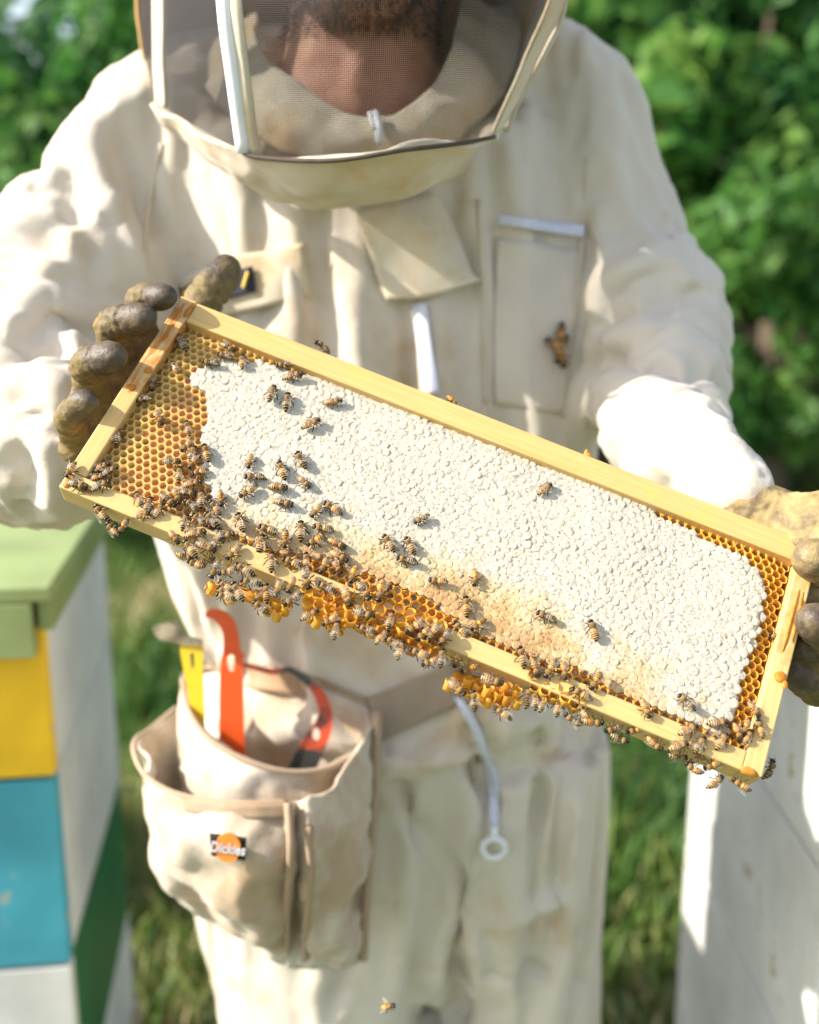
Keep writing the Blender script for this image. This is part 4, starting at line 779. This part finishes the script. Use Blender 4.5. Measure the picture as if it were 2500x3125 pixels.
burr(pl([(640, 1765), (700, 1780), (780, 1800), (900, 1835), (900, 1870), (830, 1862), (760, 1810), (690, 1815), (640, 1800)], -4), -4, 3.5, 7, .6, 'bee covered burr comb under the left part of the bottom bar')
burr(pl([(1605, 2030), (1650, 2050), (1720, 2085), (1800, 2115), (1790, 2140), (1700, 2145), (1620, 2100)]), 1.5, 3.6, 8, .3, 'honey smeared burr comb over the right part of the bottom bar')

# ================================================================== hive tools in the apron
def plate(name, outline, hole, depth, mat, parent, th=.003):
    bm = bmesh.new(); dd = depth if callable(depth) else (lambda y: depth)
    for lp in [outline]+([hole] if hole else []):
        vs = [bm.verts.new(at(x, y, dd(y))) for x, y in lp]; [bm.edges.new((vs[i], vs[(i+1) % len(vs)])) for i in range(len(vs))]
    bmesh.ops.triangle_fill(bm, use_beauty=True, use_dissolve=False, edges=bm.edges[:]); bm.normal_update(); fs = bm.faces[:]
    r = bmesh.ops.extrude_face_region(bm, geom=fs); [setattr(v_, 'co', v_.co+Vector((0, th, .0))) for v_ in r['geom'] if isinstance(v_, bmesh.types.BMVert)]
    bmesh.ops.recalc_face_normals(bm, faces=bm.faces[:]); bm.verts.index_update(); V = [np.array(v_.co) for v_ in bm.verts]; F = [[v_.index for v_ in f.verts] for f in bm.faces]; bm.free(); return obj(name, V, F, mat, parent, False)
def smooth_loop(P, n=5): P = np.array(P, float); Q = np.vstack([P[-1:], P, P[:2]]); return [tuple(p) for p in crom(Q, n)[n:-n-1]]
P_ORANGE = paint('orange_tool_paint', (.80, .10, .012), (.25, .12, .08), .70, .35); P_WORN = paint('worn_orange_paint', (.62, .07, .012), (.035, .04, .035), .47, .4); P_TY = paint('yellow_tool_paint', (.85, .56, .01), (.4, .3, .1), .7, .35); M_STEEL = simple('waxy_steel', (.30, .25, .16), .45, .5, 60, .1, metal=.4); M_WIRE = simple('black_steel', (.02, .022, .02), .4, .2, 50)
dt = lambda y: np.interp(y, [1280, 1420, 1560, 1700], [.872, .864, .856, .85])
hk = [(432, 1298), (436, 1287), (452, 1284), (474, 1290), (492, 1308), (502, 1338), (506, 1372), (514, 1382), (511, 1398), (512, 1470), (514, 1560), (516, 1660), (466, 1660), (462, 1560), (462, 1470), (464, 1400), (470, 1368), (470, 1338), (462, 1318), (448, 1304)]
r = root_empty('hive_tool', tuple(at(488, 1560, .86)), 'bright orange hive tool with a hooked top and a teardrop hole', 'hive tool', 'hive tools in the apron pocket')
plate('blade', smooth_loop(hk), [(487+9*math.cos(a), 1395+(22 if math.sin(a) > 0 else 17)*math.sin(a)) for a in np.linspace(0, 6.28, 15)[:-1]], dt, P_ORANGE, r)
z4 = lambda x, y: ((350+x*.6028)/K, (1700+y*.6028)/K)
def strip(pts): 
    P = np.array([z4(x, y) for x, y, w in pts]); W_ = np.array([w*.6028/K/2 for *_, w in pts]); T = np.gradient(P, axis=0); T /= np.linalg.norm(T, axis=1)[:, None]; n_ = np.column_stack([-T[:, 1], T[:, 0]]); return [tuple(p) for p in P+n_*W_[:, None]]+[tuple(p) for p in (P-n_*W_[:, None])[::-1]]
r = root_empty('hive_tool', tuple(at(655, 1580, .87)), 'worn orange and black hive tool with a thin curved hook', 'hive tool', 'hive tools in the apron pocket')
plate('blade', strip([tuple(p) for p in crom(np.array([(640, 545, 16), (720, 565, 20), (800, 585, 22), (880, 575, 22), (960, 620, 30), (1030, 690, 46), (1065, 780, 66), (1055, 860, 92), (1010, 950, 118), (965, 1040, 130), (920, 1140, 130)]), 4)]), [z4(1020+20*math.cos(a), 900+36*math.sin(a)) for a in np.linspace(0, 6.28, 13)[:-1]], lambda y: np.interp(y, [1390, 1450, 1560, 1680], [.90, .893, .872, .86]), P_WORN, r)
r = root_empty('hive_tool', tuple(at(405, 1500, .875)), 'yellow hive tool with a grey steel head standing behind the apron rim', 'hive tool', 'hive tools in the apron pocket')
plate('handle', smooth_loop([z4(*p) for p in [(332, 440), (390, 424), (442, 432), (446, 560), (450, 760), (452, 900), (400, 900), (372, 700), (350, 580)]], 3), [z4(*p) for p in [(378, 490), (402, 485), (404, 560), (388, 575)]], lambda y: np.interp(y, [1300, 1600], [.885, .855]), P_TY, r)
plate('head', smooth_loop([z4(*p) for p in [(190, 362), (250, 340), (330, 330), (352, 395), (440, 425), (420, 450), (340, 440), (280, 432), (225, 415)]], 3), None, lambda y: np.interp(y, [1300, 1600], [.882, .850]), M_STEEL, r)
# ================================================================== bees
def chit(name, c, rough, var=.25, sc=700, spec=.5): return simple(name, c, rough, var, sc, .2, None, spec)
B_DARK = chit('dark_chitin', (.014, .009, .006), .28); B_CREAM = chit('cream_hair_band', (.57, .37, .13), .6); B_AMB = chit('amber_band', (.62, .25, .02), .35); B_FUZZ = chit('tan_fuzz', (.25, .145, .045), .9); B_BROWN = chit('brown_band', (.12, .06, .022), .4); B_LEG = chit('leg_chitin', (.03, .017, .010), .35); B_EYE = chit('compound_eye', (.012, .009, .008), .15)
BM = [B_DARK, B_CREAM, B_AMB, B_FUZZ, B_BROWN, B_LEG, B_EYE]
t = NT('wing_membrane'); t.base((.55, .47, .36)); t.rough(.18); v = t.coord(); t.b.inputs['Specular IOR Level'].default_value = .8; tr = t.node('BsdfTransparent'); mx = t.node('MixShader'); ve = t.node('TexVoronoi', feature='DISTANCE_TO_EDGE'); t.l(v, ve.inputs['Vector']); ve.inputs['Scale'].default_value = 620
t.l(t.ramp(ve.outputs['Distance'], [(.014, (.50,)*3), (.05, (.13,)*3)]), mx.inputs[0]); t.l(tr.outputs[0], mx.inputs[1]); t.l(t.b.outputs[0], mx.inputs[2]); t.l(mx.outputs[0], t.out.inputs['Surface']); B_WING = t.m
SX = [-7, -6.75, -6.3, -5.4, -4.4, -3.4, -2.4, -1.5, -.8, -.3, 0, .3, .9, 1.7, 2.5, 3.1, 3.4, 3.6, 4.1, 4.7, 5.15, 5.35]
SR = [.12, .5, .95, 1.5, 1.85, 2.08, 2.15, 2.05, 1.65, .95, .62, 1.0, 1.65, 1.98, 1.85, 1.25, .7, 1.1, 1.58, 1.5, .95, .2]
SZ = [1.7, 1.75, 1.85, 2.1, 2.3, 2.45, 2.5, 2.5, 2.45, 2.45, 2.5, 2.6, 2.75, 2.85, 2.75, 2.5, 2.3, 2.2, 2.1, 2.0, 1.9, 1.85]
def bee_body(style, seed, curl=0):
    q = np.random.default_rng(seed); xs = np.unique(np.concatenate([np.arange(-7, 5.36, .3), SX, [-6.05, -5.7, -5.15, -4.65, -4.1, -3.6, -3.05, -2.5]])); n = 12; b = MB(); V = []; 
    for x in xs:
        r = np.interp(x, SX, SR)*(1+.03*math.sin(x*5.6) if x < 0 else 1); z = np.interp(x, SX, SZ)-(curl*max(0, -x-2)**2*.06)
        for k in range(n): a = 2*math.pi*k/n; V.append((x, r*math.cos(a), z+r*(.88 if x < 3.4 else 1.05)*math.sin(a)))
    def band(x):
        if x > 3.4: return 0
        if x > -.1: return 3
        if x < -6.1: return 0
        s = [(-5.75, 1), (-4.95, 0), (-4.6, 1), (-3.85, 0), (-3.5, 1), (-2.8, 0), (-2.4, 1), (-1.5, 0), (-.1, 4)] if style == 'dark' else \
            [(-5.7, 1), (-5.15, 0), (-4.6, 1), (-4.1, 0), (-3.55, 2), (-3.25, 0), (-2.2, 2), (-1.95, 0), (-.1, 2)] if style == 'amber' else \
            [(-5.7, 1), (-5.0, 0), (-4.55, 1), (-3.9, 0), (-3.4, 1), (-2.7, 0), (-2.1, 2), (-1.5, 0), (-.1, 2)]
        for lim, m in s:
            if x < lim: return m
        return 3
    F = []; M = []
    for i in range(len(xs)-1):
        for k in range(n): F.append((i*n+k, i*n+(k+1) % n, (i+1)*n+(k+1) % n, (i+1)*n+k)); M.append(band((xs[i]+xs[i+1])/2))
    F += [tuple(range(n))[::-1], tuple((len(xs)-1)*n+k for k in range(n))]; M += [0, 0]; b.V = V[:]; b.F = F; b.M = M
    for s in (-1, 1):
        b.add(ICOV[:]*[.55, .38, .85]+[4.35, s*1.32, 2.15], ICOF, 6)
        for x0, dx, ln in ((2.3, 2.4, 3.0), (1.5, .2, 3.6), (.8, -3.0, 4.2)):
            j = q.normal(size=3)*.35; b.tube([(x0, s*1.1, 1.5), (x0+dx*.35, s*(2.2+j[0]*.4), 2.3+j[1]*.4), (x0+dx*.7+j[2]*.4, s*ln*.86, .9), (x0+dx*1.05, s*ln, .05)], [.30, .30, .24 if dx > -1 else .38, .10], 5, True, 5)
        b.tube([(5.0, s*.35, 2.5), (5.8, s*.7, 2.9), (6.9, s*1.3+q.normal()*.3, 2.4)], [.10, .09, .07], 4, True, 5)
    # fuzz on the thorax and between the bands
    for _ in range(90):
        x = q.uniform(-.1, 3.6) if q.random() < .75 else q.uniform(-5, -1); a = q.uniform(-.4, math.pi+.4); r = np.interp(x, SX, SR); z = np.interp(x, SX, SZ); p = np.array([x, r*math.cos(a), z+r*.88*math.sin(a)]); d = np.array([q.normal()*.4-.3, math.cos(a), math.sin(a)]); s_ = np.cross(d, q.normal(size=3)); s_ /= np.linalg.norm(s_)
        b.add([p-s_*.05, p+s_*.05, p+d*q.uniform(.35, .65)], [(0, 1, 2)], 3 if x > 0 else 1)
    return mesh_data('body', np.array([np.asarray(v_, float) for v_ in b.V])/1000, b.F, BM, True, b.M)
def wing_mesh(s, spread):
    fw = [(0, 0), (-1.2, .45), (-3.2, .85), (-5.6, 1.0), (-7.0, .6), (-7.3, 0), (-6.6, -.75), (-4.8, -1.05), (-2.6, -.8), (-.8, -.35)]; hw = [(-.6, -.35), (-2.6, -.85), (-4.4, -1.1), (-5.1, -1.6), (-4.6, -2.1), (-3.2, -2.0), (-1.7, -1.3)]
    V = []; F = []
    for P, z0 in ((fw, .12), (hw, -.05)):
        b_ = len(V); c, s_ = math.cos(spread), math.sin(spread)
        for x, y in P: V.append(((x*c+ (-y)*-s_*1)*1.0, s*(y*c*.9-x*s_), z0+.35*math.sin(max(0, -x)*.35)-.02*x*x*.12))
        F.append(tuple(range(b_, len(V))) if s > 0 else tuple(range(b_, len(V)))[::-1])
    V = np.array(V); V += [1.2, s*1.15, 4.35]; V[:, 2] = np.where(V[:, 0] < -2, V[:, 2]+.0, V[:, 2]); return mesh_data('wing', V/1000, F, B_WING, False)
BODIES = {st: [bee_body(st, 10*i+k, .5*k) for k in range(3)] for i, st in enumerate(('dark', 'amber', 'mid'))}
WINGS = {sp: (wing_mesh(-1, a), wing_mesh(1, a)) for sp, a in (('f', .10), ('h', .34), ('s', .70))}
BEES = []   # zone, head px, tail px, style, surface
def crop(x0, y0, rows, s=.2319):
    for hx, hy, tx, ty, st, su in rows: BEES.append(((x0+hx*s, y0+hy*s), (x0+tx*s, y0+ty*s), {'A': 'amber', 'D': 'dark', 'M': 'mid'}[st[0]], su, st[1:] or 'f'))
crop(150, 1350, [(205, 495, 350, 300, 'Mh', 's'), (545, 640, 270, 540, 'D', 'f'), (500, 470, 600, 310, 'D', 'c'), (830, 285, 620, 370, 'A', 'c'), (945, 335, 720, 430, 'D', 'c'), (790, 450, 565, 500, 'A', 'c'), (850, 520, 590, 640, 'D', 'f'), (580, 795, 750, 1010, 'M', 'u'), (780, 1085, 850, 1160, 'M', 'u'), (925, 1180, 990, 1080, 'M', 'u'),
   (1130, 640, 1225, 850, 'M', 'f'), (1350, 730, 1280, 890, 'M', 'f'), (1380, 905, 1140, 1000, 'A', 'f'), (1520, 810, 1410, 960, 'A', 'f'), (1700, 880, 1475, 720, 'D', 'c')])
crop(480, 1300, [(290, 370, 460, 215, 'M', 'c'), (500, 280, 450, 420, 'D', 'c'), (600, 225, 665, 475, 'Ah', 'c'), (350, 480, 95, 480, 'D', 'c'), (310, 530, 285, 730, 'M', 'c'), (405, 600, 530, 420, 'M', 'c'), (420, 670, 650, 600, 'Mh', 'c'), (630, 740, 360, 800, 'A', 'c'), (595, 830, 580, 1070, 'M', 'c'), (530, 920, 325, 880, 'D', 'c'), (310, 1080, 225, 850, 'M', 'c'), (350, 965, 520, 1110, 'D', 'c'), (690, 1005, 790, 1130, 'A', 'c'), (850, 1100, 830, 890, 'Ms', 'c'), (1050, 965, 1290, 820, 'M', 'c'), (1105, 690, 1400, 700, 'D', 'c'), (1195, 600, 1240, 400, 'M', 'c'),
   (610, 1120, 800, 1340, 'D', 'c'), (400, 1160, 340, 1345, 'D', 'f'), (430, 1160, 625, 1320, 'D', 'f'), (1060, 1120, 1140, 1380, 'M', 'c'), (1290, 1330, 1560, 1420, 'M', 'c'), (690, 1410, 390, 1460, 'A', 'f'), (1070, 1445, 770, 1470, 'D', 'f'), (1410, 1400, 1340, 1680, 'Mh', 'c'), (820, 1680, 530, 1560, 'M', 'f'), (300, 1600, 170, 1410, 'A', 'f')])
crop(480, 1600, [(340, 180, 490, 400, 'A', 'b'), (510, 440, 280, 415, 'M', 'u'), (410, 480, 555, 540, 'A', 'u'), (790, 450, 565, 500, 'M', 'u'), (690, 735, 810, 500, 'D', 'b'), (880, 505, 1085, 310, 'M', 'f'), (990, 505, 1240, 645, 'M', 'b'), (775, 655, 1030, 600, 'M', 'b'), (1060, 710, 1340, 790, 'D', 'b'), (975, 730, 1110, 975, 'M', 'b'), (810, 740, 945, 860, 'M', 'b'), (740, 900, 1000, 985, 'M', 'b'), (800, 830, 930, 930, 'A', 'b'), (1435, 750, 1440, 990, 'Ms', 'b'), (1560, 930, 1600, 810, 'M', 'b'), (1240, 990, 1440, 1155, 'Dh', 'b'), (1500, 340, 1500, 615, 'M', 'f'), (860, 150, 740, 300, 'D', 'f')])
crop(820, 1650, [(240, 710, 330, 490, 'A', 'b'), (165, 860, 420, 715, 'D', 'b'), (660, 470, 770, 250, 'M', 'c'), (980, 480, 855, 285, 'M', 'c'), (545, 675, 465, 385, 'D', 'b'), (620, 540, 855, 660, 'D', 'b'), (1060, 585, 1150, 355, 'As', 'b'), (1090, 890, 1000, 630, 'A', 'b'), (1360, 800, 1185, 565, 'D', 'b'), (1440, 830, 1500, 550, 'Ah', 'b'), (1430, 1015, 1145, 920, 'D', 'b'), (620, 935, 530, 985, 'M', 'b'), (715, 1100, 860, 1020, 'A', 'b'), (905, 1100, 885, 1185, 'D', 'b'), (1150, 1110, 1370, 1200, 'D', 'b')])
crop(800, 1350, [(435, 100, 570, 350, 'Dh', 'c'), (215, 225, 300, 480, 'A', 'c'), (380, 645, 100, 590, 'M', 'c'), (450, 870, 180, 785, 'D', 'c'), (655, 635, 490, 475, 'M', 'c'), (770, 780, 1030, 930, 'A', 'c'), (630, 1030, 765, 840, 'A', 'c'), (515, 1005, 510, 1290, 'M', 'c'), (630, 1115, 910, 1160, 'M', 'c'), (550, 1390, 800, 1265, 'As', 'c'), (290, 1440, 310, 1190, 'Ms', 'c'), (230, 1525, 500, 1645, 'M', 'f'), (580, 1440, 590, 1645, 'A', 'c'), (1130, 1425, 885, 1310, 'A', 'c'), (1170, 1600, 920, 1455, 'A', 'c'), (1575, 1205, 1725, 1430, 'M', 'c')])
crop(1120, 1700, [(350, 680, 285, 905, 'M', 'b'), (290, 950, 160, 1095, 'A', 'b'), (250, 1050, 395, 1160, 'D', 'b'), (490, 1070, 415, 1310, 'M', 'b'), (475, 1010, 735, 860, 'M', 'b'), (630, 1120, 825, 935, 'M', 'b'), (780, 1130, 935, 900, 'M', 'b'), (940, 1180, 1080, 985, 'D', 'b'), (530, 1190, 785, 1310, 'A', 'b'), (690, 1430, 935, 1350, 'M', 'b'), (1000, 1190, 975, 1390, 'D', 'b'), (1100, 840, 1300, 1060, 'M', 'c'), (1330, 990, 1540, 840, 'Ms', 'c'), (1290, 490, 1310, 765, 'Ah', 'c'), (1395, 430, 1425, 205, 'Ah', 'c'), (775, 315, 1035, 345, 'A', 'c'), (345, 15, 635, 80, 'D', 'c')])
crop(1340, 1900, [(200, 590, 250, 415, 'A', 'u'), (250, 650, 495, 575, 'A', 'u'), (885, 815, 590, 725, 'M', 'b'), (375, 970, 145, 780, 'M', 'b'), (450, 880, 470, 1100, 'Dh', 'b'), (770, 1140, 860, 1210, 'M', 'b'), (1040, 285, 1110, 570, 'M', 'f'), (1290, 775, 1220, 510, 'M', 'f'), (1370, 770, 1515, 530, 'M', 'f'), (1660, 810, 1625, 545, 'A', 'f'), (1200, 810, 1155, 1080, 'Mh', 'u'), (1260, 870, 1265, 1090, 'M', 'u'), (1420, 920, 1345, 1130, 'M', 'u'), (1580, 960, 1560, 1180, 'M', 'u')])
crop(1680, 1900, [(220, 860, 505, 1015, 'M', 'f'), (500, 930, 650, 690, 'Ms', 'f'), (365, 1060, 455, 1220, 'M', 'u'), (170, 1190, 375, 1335, 'D', 'u'), (740, 1320, 445, 1300, 'A', 'u'), (700, 1430, 910, 1380, 'D', 'u'), (1050, 1570, 840, 1500, 'D', 'u'), (985, 1440, 1200, 1395, 'M', 'u'), (1490, 1690, 1305, 1535, 'A', 'u'), (1320, 1310, 1200, 1035, 'A', 'f')])
crop(2000, 2050, [(270, 280, 495, 495, 'D', 'c'), (595, 695, 315, 835, 'A', 'f'), (985, 670, 710, 690, 'M', 'c'), (665, 835, 525, 1050, 'D', 'f'), (965, 795, 820, 1005, 'A', 'f'), (1120, 960, 1035, 715, 'A', 'f'), (1130, 850, 1200, 670, 'M', 'f'), (1260, 760, 1170, 930, 'A', 'f'), (1320, 600, 1395, 850, 'A', 's'), (1330, 590, 1270, 490, 'M', 's'), (460, 940, 195, 1030, 'A', 'f'), (430, 1130, 235, 1120, 'D', 'u'), (390, 1200, 580, 1320, 'Mh', 'u'), (690, 1085, 490, 1175, 'M', 'u'), (640, 1275, 820, 1205, 'M', 'u'), (870, 1390, 770, 1475, 'M', 'u'), (1010, 1400, 1210, 1540, 'Mh', 'u'), (1520, 1100, 1415, 1375, 'D', 'x')])
crop(400, 980, [(575, 165, 725, 385, 'D', 'c'), (1400, 440, 1205, 320, 'D', 'c'), (1100, 440, 1325, 500, 'D', 'c'), (895, 550, 1145, 580, 'D', 'c'), (1470, 440, 1470, 610, 'A', 'c'), (310, 570, 420, 425, 'D', 'c'), (215, 790, 300, 590, 'D', 'c'), (275, 965, 330, 765, 'D', 'c'), (30, 1075, 265, 1030, 'D', 'c'), (530, 545, 600, 680, 'A', 'c'), (435, 1415, 320, 1220, 'M', 'c'), (720, 1305, 765, 1485, 'M', 'c')])
crop(800, 1000, [(145, 530, 385, 490, 'D', 'c'), (580, 620, 295, 685, 'M', 'c'), (180, 725, 85, 1005, 'D', 'c'), (350, 825, 310, 1100, 'D', 'c'), (1095, 980, 835, 1010, 'A', 'c'), (800, 1210, 545, 1325, 'A', 'c'), (655, 195, 845, 345, 'D', 't')])
crop(0, 0, [(1687, 1476, 1646, 1508, 'A', 'c'), (1258, 1602, 1306, 1578, 'D', 'c'), (1629, 1868, 1689, 1898, 'D', 'c'), (1793, 1886, 1814, 1952, 'A', 'c'), (2346, 1932, 2378, 1961, 'M', 'c'), (1390, 1256, 1364, 1214, 'A', 't'), (355, 1298, 355, 1357, 'M', 'c'), (1232, 1636, 1262, 1688, 'M', 'c')], 1)
def bee(name, M, st, sp, vi):
    r = bpy.data.objects.new(name, None); COL.objects.link(r); r.empty_display_size = .004; r.matrix_world = M
    link('body', BODIES[st][vi % 3], r); link('wing', WINGS[sp][0], r); link('wing', WINGS[sp][1], r); return r
def frame_mat(p, f, up, s):
    f = f/np.linalg.norm(f); up = up-f*(up@f); up /= np.linalg.norm(up); l = np.cross(up, f); A = np.eye(4); A[:3, 0] = f*s; A[:3, 1] = l*s; A[:3, 2] = up*s; A[:3, 3] = p; return Matrix([[*map(float, r_)] for r_ in A])
ORD = ['first', 'second', 'third', 'fourth', 'fifth', 'sixth', 'seventh', 'eighth', 'ninth', 'tenth', 'eleventh', 'twelfth', 'thirteenth', 'fourteenth', 'fifteenth', 'sixteenth', 'seventeenth', 'eighteenth', 'nineteenth', 'twentieth']
q = np.random.default_rng(21); recs = []
for hd, tl, st, su, sp in BEES:
    if su == 'c': mu, mv = loc((hd[0]+tl[0])/2, (hd[1]+tl[1])/2, -1); h = hs(mu, mv)+.9-(0.6 if inpoly(mu, mv, PL) else 0); up = EN
    elif su in 'fs': h = .6; up = EN
    elif su == 'u': h = -4; up = EN*.55-EY*.8
    elif su == 'b': h = 5.5; up = EN-EY*.25
    elif su == 't': h = -5; up = EY+EN*.45
    else: h = -9; up = EX+EN*.5
    up = up+EX*q.normal()*.10+EY*q.normal()*.10
    a = np.array(loc(*hd, h)); b = np.array(loc(*tl, h)); L = np.linalg.norm(a-b); m = (a+b)/2; f = EX*(a-b)[0]+EY*(a-b)[1]+EN*q.normal()*.8
    if su in 'cfs' and False: pass
    s = min(1.15, max(.95, L/12.0))*(1.06 if su in 'ub' else 1.0); M = frame_mat(fl(m[0], m[1], h)+0*EX, f, up, s)
    Mn = np.array(M); Mn[:3, 3] -= Mn[:3, 0]*.0008+Mn[:3, 2]*(.0022 if su in 'ub' else .0002); M = Matrix([[*map(float, r_)] for r_ in Mn])
    recs.append((m[0], m[1], su, st, sp, M, np.array(hd)-np.array(tl)))
def zone(u, v_, su):
    if su == 's': return 'on the left side bar' if u < 100 else 'on the right side bar'
    if su == 't': return 'on the top bar'
    if su == 'x': return 'on the outer right side bar'
    if su == 'f': return 'on the left bottom bar' if u < 150 else 'on the middle bottom bar' if u < 345 else 'on the right bottom bar'
    if su == 'u': return 'under the left bottom bar' if u < 150 else 'under the middle bottom bar' if u < 345 else 'under the right bottom bar'
    if su == 'b': return 'hanging left of the big burr comb' if u < 160 else 'on the big orange burr comb' if u < 225 else 'right of the big burr comb' if u < 258 else 'on the small hanging burr comb'
    if v_ > 100: return 'in the shaded comb corner' if u < 125 else 'on the upper cappings'
    if inpoly(u, v_, PL): return 'on the upper open cells' if v_ > 55 else 'on the lower open cells'
    if u < 100: return 'just below the open cells'
    if v_ < 32 and u < 200: return 'on wet cappings above the bar'
    if u < 135: return 'on cappings by the open cells'
    if u < 200: return 'on the lower middle cappings'
    return 'on the lower right cappings' if v_ < 50 else 'alone on the white cappings'
zs = {}
for r_ in sorted(recs, key=lambda r_: r_[0]): zs.setdefault(zone(*r_[:3]), []).append(r_)
vi = 0
for z, L in zs.items():
    for i, (u, v_, su, st, sp, M, d) in enumerate(L):
        head = ('up' if d[1] < 0 else 'down') if abs(d[1]) > abs(d[0])*1.2 else ('left' if d[0] < 0 else 'right'); look = {'amber': 'amber', 'dark': 'dark', 'mid': 'striped'}[st]; w = ''
        n_ = len(L); pos = '' if n_ == 1 else (ORD[i]+' from the left' if i < (n_+1)//2 or n_ == 1 else ('last' if i == n_-1 else ORD[n_-1-i]+' from the right')) 
        pos = pos.replace('first from the left', 'leftmost').replace('last', 'rightmost')
        lab = f'{look} bee facing {head} {z}'+(', '+pos+' there' if pos else '')
        o = bee('honey_bee', M, st, sp, vi); vi += 1; tag(o, lab, 'bee', 'honey bees on the frame')
# one in flight, and a few on the suit
a, b = np.array(at(1222/K, 3074/K, .655)), np.array(at(1157/K, 3081/K, .66)); m = (a+b)/2
M = frame_mat(m, a-b, np.array([.1, -.45, 1.]), .98); tag(bee('honey_bee', M, 'amber', 's', 1), 'lone bee flying in front of the trousers at the bottom of the photo', 'bee', 'honey bees away from the frame')
for i, (px, py, ang, st, lab) in enumerate([(1176, 696, 1.5, 'amber', 'topmost of five blurred bees huddled on the chest of the suit'), (1161, 722, 2.7, 'amber', 'left bee of the five huddled on the chest of the suit'), (1186, 722, 1.2, 'mid', 'right bee of the five huddled on the chest of the suit'), (1168, 746, 4.4, 'amber', 'lower left bee of the five huddled on the chest'), (1186, 756, 4.9, 'amber', 'lowest bee of the five huddled on the chest')]):
    h = hit(px, py, bvs); c, nrm, *_ = bvs.find_nearest(Vector(h)); nrm = np.array(nrm); nrm = nrm if nrm@(C0-h) > 0 else -nrm; h = h+(C0-h)/np.linalg.norm(C0-h)*.0075; f = np.array([math.cos(ang), 0, math.sin(ang)]); tag(bee('honey_bee', frame_mat(h, f-nrm*(f@nrm), nrm, 1.5), 'amber', 'f', i), lab, 'bee', 'honey bees away from the frame')
